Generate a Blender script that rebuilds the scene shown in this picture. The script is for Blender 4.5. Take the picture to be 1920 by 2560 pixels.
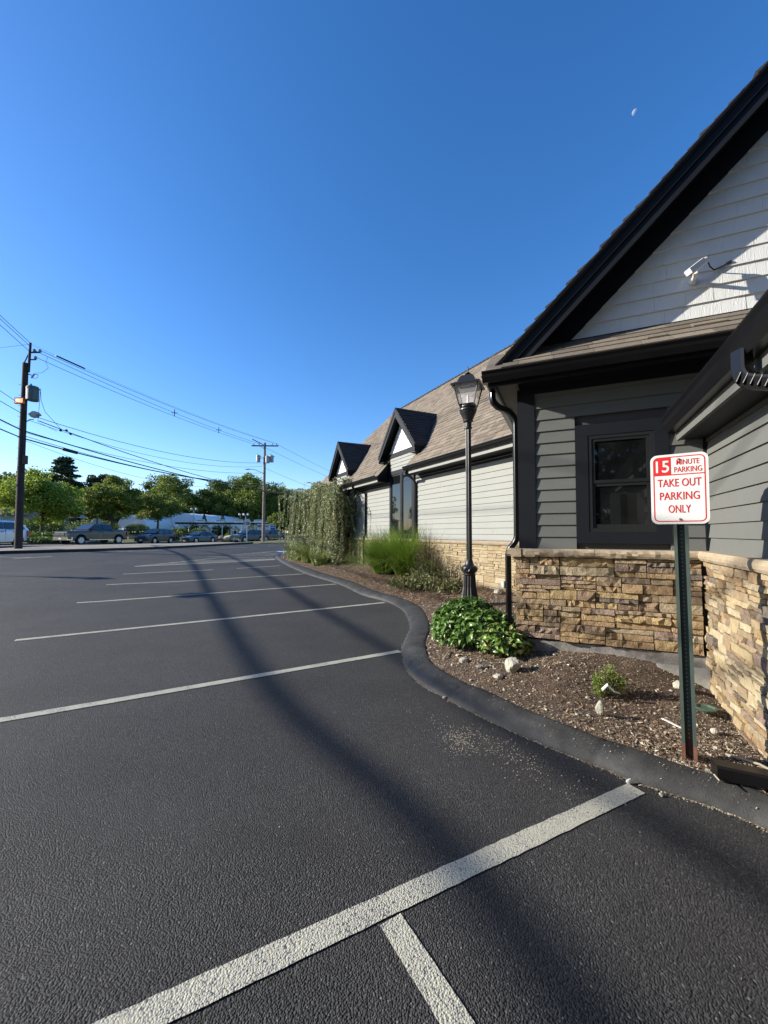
import bpy, bmesh, math, random
import numpy as np
from mathutils import Vector
random.seed(7); rng = np.random.default_rng(7)
R = math.radians
for o in list(bpy.data.objects): bpy.data.objects.remove(o)
S = bpy.context.scene; COL = S.collection
# ------------------------------------------------------------------ camera
CAMH = 1.55
cam_d = bpy.data.cameras.new('camera'); cam = bpy.data.objects.new('camera', cam_d); COL.objects.link(cam)
cam.location = (0, 0, CAMH); cam.rotation_euler = (R(90) + math.atan(38/1010), 0, 0)
cam_d.sensor_fit = 'VERTICAL'; cam_d.sensor_height = 36; cam_d.lens = 36*1010/2560
cam_d.shift_y = 14/2560; cam_d.clip_start = .05; cam_d.clip_end = 6000
S.camera = cam
S.render.resolution_x = 768; S.render.resolution_y = 1024
# ------------------------------------------------------------------ light
SUN_EL, SUN_AZ = 22.0, 93.0           # light travels towards azimuth 92 (from +Y clockwise)
W = bpy.data.worlds.new("World"); S.world = W; W.use_nodes = True
nt = W.node_tree; nt.nodes.clear()
sky = nt.nodes.new('ShaderNodeTexSky'); sky.sky_type = 'NISHITA'; sky.sun_disc = False
sky.sun_elevation = R(SUN_EL); sky.sun_rotation = R(SUN_AZ+180); sky.air_density = 1.0; sky.dust_density = .35; sky.ozone_density = 3.0
bg = nt.nodes.new('ShaderNodeBackground'); bg.inputs[1].default_value = .112
hs = nt.nodes.new('ShaderNodeHueSaturation'); hs.inputs['Saturation'].default_value = 1.26
wo = nt.nodes.new('ShaderNodeOutputWorld')
wb = nt.nodes.new('ShaderNodeVectorMath'); wb.operation = 'MULTIPLY'; wb.inputs[1].default_value = (1.04, 1.02, 1.16)
nt.links.new(sky.outputs[0], hs.inputs['Color']); nt.links.new(hs.outputs[0], wb.inputs[0]); nt.links.new(wb.outputs[0], bg.inputs[0]); nt.links.new(bg.outputs[0], wo.inputs[0])
sd = bpy.data.lights.new('sun', 'SUN'); sun = bpy.data.objects.new('sun', sd); COL.objects.link(sun)
sd.energy = 5.0; sd.angle = R(.53); sd.color = (1, .93, .82)
ldir = Vector((math.sin(R(SUN_AZ))*math.cos(R(SUN_EL)), math.cos(R(SUN_AZ))*math.cos(R(SUN_EL)), -math.sin(R(SUN_EL))))
sun.rotation_euler = ldir.to_track_quat('-Z', 'Y').to_euler(); sun.location = (-20, 0, 30)
S.view_settings.view_transform = 'Standard'; S.view_settings.look = 'None'
S.view_settings.exposure = .94; S.view_settings.gamma = 1; S.view_settings.use_curve_mapping = False
S.render.engine = 'CYCLES'

# ------------------------------------------------------------------ materials
def mat(name, col, rough=.7, metal=0, spec=.5, noise=None, bump=None, alpha=None, emit=None, coat=0):
    """noise=(scale, amount[, second colour]); bump=(scale, strength, distance[, type])"""
    m = bpy.data.materials.new(name); m.use_nodes = True; t = m.node_tree; b = t.nodes['Principled BSDF']
    b.inputs['Base Color'].default_value = (*col, 1); b.inputs['Roughness'].default_value = rough
    b.inputs['Metallic'].default_value = metal; b.inputs['Specular IOR Level'].default_value = spec
    if coat: b.inputs['Coat Weight'].default_value = coat; b.inputs['Coat Roughness'].default_value = .04
    tc = t.nodes.new('ShaderNodeTexCoord')
    if noise:
        n = t.nodes.new('ShaderNodeTexNoise'); n.inputs['Scale'].default_value = noise[0]; n.inputs['Detail'].default_value = 6; n.inputs['Roughness'].default_value = .65
        t.links.new(tc.outputs['Object'], n.inputs['Vector'])
        r = t.nodes.new('ShaderNodeValToRGB'); r.color_ramp.elements[0].position = .3; r.color_ramp.elements[1].position = .7
        c2 = noise[2] if len(noise) > 2 else tuple(c*(1+noise[1]) for c in col)
        c1 = tuple(c*(1-noise[1]) for c in col)
        r.color_ramp.elements[0].color = (*c1, 1); r.color_ramp.elements[1].color = (*c2, 1)
        t.links.new(n.outputs[0], r.inputs[0]); t.links.new(r.outputs[0], b.inputs['Base Color'])
    if bump:
        n = t.nodes.new('ShaderNodeTexNoise'); n.inputs['Scale'].default_value = bump[0]; n.inputs['Detail'].default_value = 5; n.inputs['Roughness'].default_value = .6
        t.links.new(tc.outputs['Object'], n.inputs['Vector'])
        bp = t.nodes.new('ShaderNodeBump'); bp.inputs['Strength'].default_value = bump[1]; bp.inputs['Distance'].default_value = bump[2]
        t.links.new(n.outputs[0], bp.inputs['Height']); t.links.new(bp.outputs[0], b.inputs['Normal'])
    if alpha is not None: b.inputs['Alpha'].default_value = alpha
    if emit: b.inputs['Emission Color'].default_value = (*emit[0], 1); b.inputs['Emission Strength'].default_value = emit[1]
    return m

def ramp(t, stops):
    r = t.nodes.new('ShaderNodeValToRGB'); e = r.color_ramp.elements
    while len(e) > 1: e.remove(e[-1])
    e[0].position = stops[0][0]; e[0].color = (*stops[0][1], 1)
    for p_, c in stops[1:]:
        x = e.new(p_); x.color = (*c, 1)
    return r

def rand_mat(name, cols, rough=.8, grain=(30, .25), bump=None, mode='island', spec=.4):
    """each piece (mesh island, or object) takes a colour of the list, with grain"""
    m = bpy.data.materials.new(name); m.use_nodes = True; t = m.node_tree; b = t.nodes['Principled BSDF']
    b.inputs['Roughness'].default_value = rough; b.inputs['Specular IOR Level'].default_value = spec
    tc = t.nodes.new('ShaderNodeTexCoord')
    if mode == 'object':
        i = t.nodes.new('ShaderNodeObjectInfo'); src = i.outputs['Random']
    else:
        i = t.nodes.new('ShaderNodeNewGeometry'); src = i.outputs['Random Per Island']
    n_ = len(cols); r = ramp(t, [(k/max(1, n_), c) for k, c in enumerate(cols)]); r.color_ramp.interpolation = 'CONSTANT' if mode == 'object' else 'LINEAR'
    t.links.new(src, r.inputs[0])
    n = t.nodes.new('ShaderNodeTexNoise'); n.inputs['Scale'].default_value = grain[0]; n.inputs['Detail'].default_value = 7; n.inputs['Roughness'].default_value = .7
    t.links.new(tc.outputs['Object'], n.inputs['Vector'])
    mr = t.nodes.new('ShaderNodeMapRange'); mr.inputs['From Min'].default_value = .25; mr.inputs['From Max'].default_value = .75
    mr.inputs['To Min'].default_value = 1-grain[1]; mr.inputs['To Max'].default_value = 1+grain[1]
    t.links.new(n.outputs[0], mr.inputs[0])
    mx = t.nodes.new('ShaderNodeVectorMath'); mx.operation = 'SCALE'
    t.links.new(r.outputs[0], mx.inputs[0]); t.links.new(mr.outputs[0], mx.inputs['Scale']); t.links.new(mx.outputs[0], b.inputs['Base Color'])
    if bump:
        n2 = t.nodes.new('ShaderNodeTexNoise'); n2.inputs['Scale'].default_value = bump[0]; n2.inputs['Detail'].default_value = 6; n2.inputs['Roughness'].default_value = .65
        t.links.new(tc.outputs['Object'], n2.inputs['Vector'])
        bp = t.nodes.new('ShaderNodeBump'); bp.inputs['Strength'].default_value = bump[1]; bp.inputs['Distance'].default_value = bump[2]
        t.links.new(n2.outputs[0], bp.inputs['Height']); t.links.new(bp.outputs[0], b.inputs['Normal'])
    return m

def leaf_mat(name, cols, transl=.35, rough=.55, spec=.35):
    m = bpy.data.materials.new(name); m.use_nodes = True; t = m.node_tree; b = t.nodes['Principled BSDF']
    b.inputs['Roughness'].default_value = rough; b.inputs['Specular IOR Level'].default_value = spec
    g = t.nodes.new('ShaderNodeNewGeometry'); r = ramp(t, [(k/max(1, len(cols)-1), c) for k, c in enumerate(cols)])
    t.links.new(g.outputs['Random Per Island'], r.inputs[0]); t.links.new(r.outputs[0], b.inputs['Base Color'])
    tr = t.nodes.new('ShaderNodeBsdfTranslucent'); t.links.new(r.outputs[0], tr.inputs[0])
    mx = t.nodes.new('ShaderNodeMixShader'); mx.inputs[0].default_value = transl
    out = t.nodes['Material Output']
    t.links.new(b.outputs[0], mx.inputs[1]); t.links.new(tr.outputs[0], mx.inputs[2]); t.links.new(mx.outputs[0], out.inputs[0])
    return m

def asphalt_mat(name, base=(.036, .035, .0335), paint=False, scale=132., light=1.):
    m = bpy.data.materials.new(name); m.use_nodes = True; t = m.node_tree; b = t.nodes['Principled BSDF']; L = t.links.new
    tc = t.nodes.new('ShaderNodeTexCoord')
    v = t.nodes.new('ShaderNodeTexVoronoi'); v.inputs['Scale'].default_value = scale; v.inputs['Randomness'].default_value = 1
    L(tc.outputs['Object'], v.inputs['Vector'])
    n = t.nodes.new('ShaderNodeTexNoise'); n.inputs['Scale'].default_value = scale*.8; n.inputs['Detail'].default_value = 3
    L(tc.outputs['Object'], n.inputs['Vector'])
    big = t.nodes.new('ShaderNodeTexNoise'); big.inputs['Scale'].default_value = .55; big.inputs['Detail'].default_value = 7; big.inputs['Roughness'].default_value = .6
    L(tc.outputs['Object'], big.inputs['Vector'])
    sp = t.nodes.new('ShaderNodeSeparateColor'); L(v.outputs['Color'], sp.inputs[0])
    nf_ = t.nodes.new('ShaderNodeMath'); nf_.operation = 'MULTIPLY'; nf_.inputs[1].default_value = .5; L(n.outputs[0], nf_.inputs[0])
    h = t.nodes.new('ShaderNodeMath'); h.operation = 'MULTIPLY_ADD'; h.inputs[1].default_value = .75; L(sp.outputs[1], h.inputs[0])
    h0 = t.nodes.new('ShaderNodeMath'); h0.operation = 'SUBTRACT'; L(nf_.outputs[0], h0.inputs[0]); L(v.outputs['Distance'], h0.inputs[1]); L(h0.outputs[0], h.inputs[2])
    if paint:
        r = ramp(t, [(0, (.05, .05, .05)), (.20, (.10, .10, .095)), (.30, (.56, .54, .475)), (1, (.78, .76, .69))])
        r = ramp(t, [(0, (.04, .04, .04)), (.16, (.07, .07, .065)), (.26, (.36, .345, .30)), (1, (.48, .465, .33))])
        mrp = t.nodes.new('ShaderNodeMapRange'); mrp.inputs['From Min'].default_value = -.55; mrp.inputs['From Max'].default_value = .75
        w = t.nodes.new('ShaderNodeTexNoise'); w.inputs['Scale'].default_value = 5; w.inputs['Detail'].default_value = 4
        L(tc.outputs['Object'], w.inputs['Vector'])
        ad = t.nodes.new('ShaderNodeMath'); ad.operation = 'MULTIPLY_ADD'; ad.inputs[1].default_value = .9
        L(w.outputs[0], ad.inputs[0]); L(h.outputs[0], ad.inputs[2]); ad2 = t.nodes.new('ShaderNodeMath'); ad2.operation = 'SUBTRACT'; ad2.inputs[1].default_value = .40
        L(ad.outputs[0], ad2.inputs[0]); L(ad2.outputs[0], mrp.inputs[0]); L(mrp.outputs[0], r.inputs[0]); L(r.outputs[0], b.inputs['Base Color'])
        b.inputs['Roughness'].default_value = .75
    else:
        r = ramp(t, [(0, tuple(c*.35 for c in base)), (.45, base), (.75, tuple(c*1.7 for c in base)), (1, tuple(c*3.0 for c in base))])
        vv = t.nodes.new('ShaderNodeMath'); vv.operation = 'MULTIPLY_ADD'; vv.inputs[1].default_value = .55; L(sp.outputs[2], vv.inputs[0])
        v3 = t.nodes.new('ShaderNodeMath'); v3.operation = 'MULTIPLY'; v3.inputs[1].default_value = .45; L(n.outputs[0], v3.inputs[0]); L(v3.outputs[0], vv.inputs[2]); L(vv.outputs[0], r.inputs[0])
        # speckle of paler stones: colour of each voronoi cell
        gt = t.nodes.new('ShaderNodeMath'); gt.operation = 'GREATER_THAN'; gt.inputs[1].default_value = .986; L(sp.outputs[0], gt.inputs[0])
        mx = t.nodes.new('ShaderNodeMix'); mx.data_type = 'RGBA'; mx.inputs['B'].default_value = (.11, .107, .10, 1)
        L(gt.outputs[0], mx.inputs['Factor']); L(r.outputs[0], mx.inputs['A'])
        mr = t.nodes.new('ShaderNodeMapRange'); mr.inputs['From Min'].default_value = .3; mr.inputs['From Max'].default_value = .7
        mr.inputs['To Min'].default_value = .72*light; mr.inputs['To Max'].default_value = 1.25*light; L(big.outputs[0], mr.inputs[0])
        sc = t.nodes.new('ShaderNodeVectorMath'); sc.operation = 'SCALE'; L(mx.outputs['Result'], sc.inputs[0]); L(mr.outputs[0], sc.inputs['Scale'])
        L(sc.outputs[0], b.inputs['Base Color']); b.inputs['Roughness'].default_value = .75
        b.inputs['Specular IOR Level'].default_value = .28
    bp = t.nodes.new('ShaderNodeBump'); bp.inputs['Strength'].default_value = 1. if not paint else .5; bp.inputs['Distance'].default_value = .0078
    L(h.outputs[0], bp.inputs['Height']); L(bp.outputs[0], b.inputs['Normal'])
    return m

M = {}
M['asphalt'] = asphalt_mat('asphalt_sealed')
M['road'] = asphalt_mat('asphalt_road', base=(.11, .11, .108), scale=60)
M['line_paint'] = asphalt_mat('worn_line_paint', paint=True)
M['blue_paint'] = mat('blue_paint', (.25, .45, .7), .7, noise=(8, .3))
M['kerb'] = mat('sealed_kerb', (.026, .026, .026), .6, noise=(5, .45, (.05, .049, .046)), bump=(110, .9, .004), spec=.25)
M['soil'] = rand_mat('bed_soil', [(.125, .09, .06), (.10, .068, .045)], .95, (14, .6), (75, 1, .03))
M['chips'] = rand_mat('mulch_chip', [(.09, .055, .033), (.32, .25, .165), (.18, .12, .075), (.42, .35, .25), (.08, .05, .03), (.46, .4, .3)], .85, (40, .2))
M['straw'] = rand_mat('pine_straw', [(.24, .13, .06), (.34, .21, .11), (.15, .08, .04)], .85, (40, .2))
M['grass_ground'] = mat('lawn', (.12, .13, .03), .95, noise=(.6, .3, (.15, .14, .045)), bump=(9, 1, .06))
M['verge'] = mat('dusty_verge', (.20, .165, .125), .95, noise=(1.2, .3, (.29, .25, .19)), bump=(30, .6, .02))
M['concrete'] = mat('concrete', (.28, .27, .24), .85, noise=(5, .25), bump=(25, .6, .006))
M['footing'] = mat('weathered_footing', (.20, .185, .17), .9, noise=(9, .4), bump=(30, .7, .008))
M['granite_kerb'] = mat('dark_kerb', (.03, .03, .03), .85, noise=(4, .3), bump=(30, .5, .006))
M['siding_grey'] = mat('grey_siding_paint', (.122, .125, .118), .7, spec=.15, noise=(3, .05), bump=(55, .16, .004))
M['siding_grey'] = rand_mat('grey_siding_paint', [(.112, .116, .109), (.118, .122, .114), (.115, .119, .111), (.122, .125, .117)], .7, (5, .07), (55, .16, .004), mode='object', spec=.15)
M['siding_light'] = mat('pale_siding_paint', (.25, .256, .236), .7, spec=.2, noise=(3, .04), bump=(55, .12, .004))
M['shake_white'] = mat('white_shake_paint', (.62, .625, .60), .6, noise=(4, .04))
t_ = M['shake_white'].node_tree    # wood grain relief running down each shake
wv = t_.nodes.new('ShaderNodeTexNoise'); mp = t_.nodes.new('ShaderNodeMapping'); tcx = t_.nodes.new('ShaderNodeTexCoord')
mp.inputs['Rotation'].default_value = (0, 0, R(-24.4)); mp.inputs['Scale'].default_value = (60, 60, 5); wv.inputs['Scale'].default_value = 1.2; wv.inputs['Detail'].default_value = 4; wv.inputs['Distortion'].default_value = 1.2
bpn = t_.nodes.new('ShaderNodeBump'); bpn.inputs['Strength'].default_value = .55; bpn.inputs['Distance'].default_value = .008
t_.links.new(tcx.outputs['Object'], mp.inputs[0]); t_.links.new(mp.outputs[0], wv.inputs['Vector']); t_.links.new(wv.outputs[0], bpn.inputs['Height']); t_.links.new(bpn.outputs[0], t_.nodes['Principled BSDF'].inputs['Normal'])
M['trim'] = mat('charcoal_trim', (.009, .0105, .014), .55, spec=.18, noise=(4, .08), bump=(40, .1, .002))
M['gutter'] = mat('black_gutter_metal', (.006, .006, .007), .3, spec=.3)
M['wall_core'] = mat('wall_backing', (.05, .05, .05), .9)
M['soffit'] = mat('soffit_panel', (.085, .075, .065), .7, noise=(3, .15))
M['shingle'] = rand_mat('roof_shingle', [(.125, .102, .075), (.17, .14, .104), (.215, .178, .136), (.145, .119, .09), (.19, .156, .117)], .92, (45, .35), (180, .8, .004))
M['shingle_obj'] = rand_mat('roof_shingle_piece', [(.125, .102, .075), (.17, .14, .104), (.215, .178, .136), (.145, .119, .09), (.19, .156, .117)], .92, (45, .35), (180, .8, .004), mode='object')
M['shingle_dark'] = rand_mat('shaded_roof_shingle', [(.03, .028, .027), (.05, .046, .042), (.04, .037, .034)], .92, (45, .3), (180, .8, .004))  # dark copy of the roof shingle; shade of unlit slopes in its colour
STC = [tuple(v*.66*.85+.6*.15*k_ for v, k_ in zip(c_, (.48, .35, .2))) for c_ in [(.54, .37, .19), (.46, .31, .17), (.35, .24, .16), (.50, .38, .23), (.58, .42, .21), (.33, .25, .18), (.52, .35, .19), (.41, .30, .19), (.22, .19, .165), (.54, .44, .29), (.37, .27, .22)]]
M['stone'] = rand_mat('ledge_stone', STC, .9, (18, .5), (75, 1, .022), mode='object', spec=.3)
M['stone_lit'] = rand_mat('ledge_stone_lit', [(.31, .245, .14), (.28, .21, .12), (.345, .29, .19), (.24, .18, .11), (.32, .26, .16)], .9, (16, .25), (30, .7, .015), spec=.3)  # same stone; brightness of the sunlit walls put into a lighter palette
M['stone_lit_obj'] = rand_mat('ledge_stone_lit_piece', [(.31, .245, .14), (.28, .21, .12), (.345, .29, .19), (.24, .18, .11), (.32, .26, .16)], .9, (16, .25), (30, .7, .015), mode='object', spec=.3)
M['cap'] = mat('cast_stone_cap', (.32, .255, .17), .85, noise=(9, .16), bump=(40, .5, .008))
M['mortar'] = mat('dark_joint', (.035, .028, .022), .95)
M['glass'] = mat('dark_glass', (.006, .007, .008), .02, spec=.6)
M['window_frame'] = mat('black_window_frame', (.014, .015, .016), .35)
M['blind'] = mat('dim_interior', (.03, .035, .033), .9)
M['iron'] = mat('cast_iron_black', (.014, .0145, .015), .42, noise=(20, .2), bump=(50, .15, .002))
M['clear'] = mat('clear_lamp_glass', (.8, .8, .8), .08, alpha=.16)
M['bulb'] = mat('white_bulb', (.8, .8, .78), .3)
M['sign_white'] = mat('sign_white', (.62, .615, .59), .4)
M['sign_red'] = mat('sign_red', (.50, .018, .02), .4)
M['sign_edge'] = mat('sign_aluminium', (.45, .45, .45), .4, metal=.7)
M['post_green'] = mat('post_green_steel', (.046, .064, .054), .5, noise=(6, .15))
M['rust'] = mat('rust', (.12, .05, .03), .9, noise=(20, .4))
M['hole'] = mat('pale_hole', (.34, .30, .23), .9)
M['white_metal'] = mat('white_plastic', (.66, .66, .64), .35)
M['rock'] = mat('pale_rock', (.36, .34, .27), .9, noise=(9, .25), bump=(16, 1, .03))
M['rock_grey'] = mat('grey_rock', (.24, .21, .175), .9, noise=(9, .3), bump=(16, 1, .03))
M['bark'] = mat('bark', (.08, .06, .045), .95, noise=(6, .35), bump=(12, 1, .03))
M['pole_wood'] = mat('creosote_pole_wood', (.035, .025, .02), .85, noise=(3, .35), bump=(25, .6, .01))
M['pole_grey'] = mat('weathered_pole_wood', (.2, .16, .125), .85, noise=(3, .3), bump=(25, .6, .01))
M['cable'] = mat('black_cable', (.012, .012, .012), .6)
M['orange'] = mat('brown_cable_guard', (.28, .13, .08), .6)
M['can'] = mat('transformer_grey', (.33, .35, .35), .45)
M['can_dark'] = mat('transformer_green', (.06, .085, .08), .4)
M['moon'] = mat('moon', (.7, .75, .8), 1, spec=0, alpha=.22)

# ------------------------------------------------------------------ mesh helpers
def V3(*a): return np.array(a, float)
def az(a): return V3(math.sin(R(a)), math.cos(R(a)), 0)
ZV = V3(0, 0, 1)
class MB:
    def __init__(s): s.v = []; s.f = []; s.sm = False
    def add(s, vs, fs):
        b = len(s.v); s.v += [tuple(map(float, p)) for p in vs]; s.f += [tuple(b+i for i in f) for f in fs]; return s
    def hexa(s, p):  # 8 points: bottom ring 0-3, top ring 4-7
        return s.add(p, [(0, 3, 2, 1), (4, 5, 6, 7), (0, 1, 5, 4), (1, 2, 6, 5), (2, 3, 7, 6), (3, 0, 4, 7)])
    def box(s, F, a0, a1, z0, z1, o0, o1):
        return s.hexa([F(a0, z0, o0), F(a1, z0, o0), F(a1, z0, o1), F(a0, z0, o1), F(a0, z1, o0), F(a1, z1, o0), F(a1, z1, o1), F(a0, z1, o1)])
    def cube(s, c, size, yaw=0):
        c = V3(*c); ex = V3(math.cos(yaw), math.sin(yaw), 0)*size[0]/2; ey = V3(-math.sin(yaw), math.cos(yaw), 0)*size[1]/2; ez = ZV*size[2]/2
        return s.hexa([c-ex-ey-ez, c+ex-ey-ez, c+ex+ey-ez, c-ex+ey-ez, c-ex-ey+ez, c+ex-ey+ez, c+ex+ey+ez, c-ex+ey+ez])
    def prism(s, F, prof, a0, a1):   # prof: list of (z, o)
        n = len(prof); vs = [F(a0, z, o) for z, o in prof] + [F(a1, z, o) for z, o in prof]
        return s.add(vs, [tuple(range(n))[::-1], tuple(range(n, 2*n))] + [(i, (i+1) % n, n+(i+1) % n, n+i) for i in range(n)])
    def extr(s, pts, d):             # polygon (3d points) extruded by vector d
        n = len(pts); pts = [V3(*p) for p in pts]; d = V3(*d)
        return s.add(pts + [p+d for p in pts], [tuple(range(n))[::-1], tuple(range(n, 2*n))] + [(i, (i+1) % n, n+(i+1) % n, n+i) for i in range(n)])
    def tube(s, pts, r, n=8, cap=True, rect=None):
        pts = [V3(*p) for p in pts]; N = len(pts)
        rs = r if isinstance(r, (list, tuple)) else [r]*N
        rings = []; up = None
        for i, p in enumerate(pts):
            d = pts[min(i+1, N-1)] - pts[max(i-1, 0)]; d = d/(np.linalg.norm(d)+1e-9)
            if up is None:
                ref = ZV if abs(d[2]) < .9 else V3(1, 0, 0)
                x = np.cross(d, ref); x /= np.linalg.norm(x)
            else:
                x = up - d*np.dot(up, d); x /= (np.linalg.norm(x)+1e-9)
            up = x; y = np.cross(d, x)
            ring = []
            for k in range(n):
                a = 2*math.pi*k/n
                if rect: cx, sy = rect[0]*max(-1, min(1, 1.5*math.cos(a))), rect[1]*max(-1, min(1, 1.5*math.sin(a))); ring.append(p + x*cx*rs[i] + y*sy*rs[i])
                else: ring.append(p + x*math.cos(a)*rs[i] + y*math.sin(a)*rs[i])
            rings.append(ring)
        vs = [q for g_ in rings for q in g_]; fs = []
        for i in range(N-1):
            for k in range(n): fs.append((i*n+k, i*n+(k+1) % n, (i+1)*n+(k+1) % n, (i+1)*n+k))
        if cap: fs += [tuple(range(n))[::-1], tuple((N-1)*n+k for k in range(n))]
        return s.add(vs, fs)
    def lathe(s, c, prof, n=16, flute=0, axis=None):
        c = V3(*c); vs = []
        for r, z in prof:
            for k in range(n):
                rr = r*(1-flute*(k % 2)); a = 2*math.pi*k/n
                vs.append(c + V3(rr*math.cos(a), rr*math.sin(a), z))
        N = len(prof); fs = []
        for i in range(N-1):
            for k in range(n): fs.append((i*n+k, i*n+(k+1) % n, (i+1)*n+(k+1) % n, (i+1)*n+k))
        fs += [tuple(range(n))[::-1], tuple((N-1)*n+k for k in range(n))]
        return s.add(vs, fs)
    def sphere(s, c, r, n=10, sc=(1, 1, 1)):
        c = V3(*c); m = n//2+1; vs = []; fs = []
        for i in range(m+1):
            th = math.pi*i/m
            for k in range(n):
                a = 2*math.pi*k/n; vs.append(c + V3(math.sin(th)*math.cos(a)*sc[0], math.sin(th)*math.sin(a)*sc[1], math.cos(th)*sc[2])*r)
        for i in range(m):
            for k in range(n): fs.append((i*n+k, (i+1)*n+k, (i+1)*n+(k+1) % n, i*n+(k+1) % n))
        return s.add(vs, fs)

BASE = {}
def tag(o, label=None, cat=None, group=None, kind=None):
    if label: o['label'] = label
    if cat: o['category'] = cat
    if group: o['group'] = group
    if kind: o['kind'] = kind
    return o
def thing(name, loc, label, cat, group=None):
    o = bpy.data.objects.new(name, None); o.location = tuple(map(float, loc)); o.empty_display_size = .2; COL.objects.link(o)
    BASE[o.name] = V3(*loc); return tag(o, label, cat, group)
def link(name, me, material, parent=None, origin=None):
    if material and not me.materials: me.materials.append(material)
    o = bpy.data.objects.new(name, me); COL.objects.link(o)
    if parent is not None: o.parent = parent; BASE[o.name] = BASE[parent.name]
    else: BASE[o.name] = V3(0, 0, 0)
    return o
def obj(name, mb, material, parent=None, smooth=False, **kw):
    b = BASE[parent.name] if parent is not None else V3(0, 0, 0)
    me = bpy.data.meshes.new(name); vs = np.array(mb.v, float) - b
    me.from_pydata(vs.tolist(), [], mb.f); me.update()
    if smooth:
        me.polygons.foreach_set('use_smooth', [True]*len(me.polygons)); me.update()
    o = link(name, me, material, parent)
    if kw: tag(o, **kw)
    return o
def piece(name, mb, material, parent):
    """piece with its own origin (so that object-random colour and object coordinates work)"""
    b = BASE[parent.name]; vs = np.array(mb.v, float); c = vs.mean(0)
    me = bpy.data.meshes.new(name); me.from_pydata((vs-c).tolist(), [], mb.f); me.update(); me.materials.append(material)
    o = bpy.data.objects.new(name, me); o.location = tuple(c-b); o.parent = parent; COL.objects.link(o); BASE[o.name] = c
    return o
def copy_tree(o, parent=None, loc=None, rot=None, scale=None):
    c = o.copy(); COL.objects.link(c)
    if parent is not None: c.parent = parent
    if loc is not None: c.location = tuple(map(float, loc))
    if rot is not None: c.rotation_euler = (0, 0, rot)
    if scale is not None: c.scale = (scale,)*3 if not isinstance(scale, tuple) else scale
    for ch in list(o.children): copy_tree(ch, c)
    return c
def np_mesh(name, verts, k):
    """verts: (n*k,3) array of n separate k-gons"""
    n = len(verts)//k; me = bpy.data.meshes.new(name)
    me.vertices.add(len(verts)); me.vertices.foreach_set('co', verts.astype(np.float32).ravel())
    me.loops.add(len(verts)); me.loops.foreach_set('vertex_index', np.arange(len(verts), dtype=np.int32))
    me.polygons.add(n); me.polygons.foreach_set('loop_start', np.arange(0, len(verts), k, dtype=np.int32))
    me.polygons.foreach_set('loop_total', np.full(n, k, dtype=np.int32)); me.update(calc_edges=True); return me
def cards(cen, size, aspect=.6, up_bias=0.0, jitter=.4):
    """random little leaf quads (kite shaped) at centres"""
    n = len(cen); d = rng.normal(size=(n, 3)); d /= np.linalg.norm(d, axis=1)[:, None]
    e = rng.normal(size=(n, 3)); nrm = np.cross(d, e); nrm[:, 2] += up_bias; nrm /= np.linalg.norm(nrm, axis=1)[:, None]
    d -= nrm*(d*nrm).sum(1)[:, None]; d /= np.linalg.norm(d, axis=1)[:, None]; s_ = np.cross(nrm, d)
    L = (size*(1-jitter+2*jitter*rng.random(n)))[:, None] if np.ndim(size) == 0 else (size*(1-jitter+2*jitter*rng.random(n)))[:, None]
    q = np.stack([cen-d*L*.5, cen+s_*L*aspect*.5+d*L*.05, cen+d*L*.5+nrm*L*.08, cen-s_*L*aspect*.5+d*L*.05], 1)
    return q.reshape(-1, 3)

# ------------------------------------------------------------------ terrain
def gz(x, y):
    road = np.interp(y, [0, 28, 36, 43, 48, 68, 120], [.5, .62, .52, .35, .33, .05, -.2])
    lot = .012*min(max(y, -8), 38) + .02*min(max(-x-6, 0), 12)
    k = min(max((-x-15)/4, 0), 1)
    return float(lot*(1-k) + road*k)
def hill(x, y):
    """lawn rising beyond the road"""
    e = np.interp(y, [-60, 0, 20, 36, 48, 58], [-34, -33, -32, -31, -29.5, -27.5])
    d = max(0, e-x) if y < 58 else 0
    if y >= 58:
        d = max(0, (y-74) - .25*(x+25))
        d = max(d, max(0, -27.5-x)) if y < 74 else max(d, 0)
    h = min(d, 14)*.115
    if y > 66 and x > -26: h = min(h, 1.2)
    return h
def ground_z(x, y): return gz(x, y) + hill(x, y)
def grid(name, xs, ys, zf, material, keep=None, **kw):
    mb = MB(); nx, ny = len(xs), len(ys)
    for y in ys:
        for x in xs: mb.v.append((x, y, zf(x, y)))
    for j in range(ny-1):
        for i in range(nx-1):
            cx, cy = (xs[i]+xs[i+1])/2, (ys[j]+ys[j+1])/2
            if keep is None or keep(cx, cy): mb.f.append((j*nx+i, j*nx+i+1, (j+1)*nx+i+1, (j+1)*nx+i))
    return obj(name, mb, material, smooth=True, **kw)
xs = [-1500, -600, -300, -180, -120, -90] + list(np.arange(-80, 41, 2.)) + [60, 100, 200, 400, 900, 1500]
ys = [-900, -200, -80, -40] + list(np.arange(-20, 131, 2.5)) + [160, 220, 350, 600, 1000, 2000]
grid('ground', xs, ys, lambda x, y: ground_z(x, y)-.07, M['grass_ground'], kind='structure')

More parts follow.
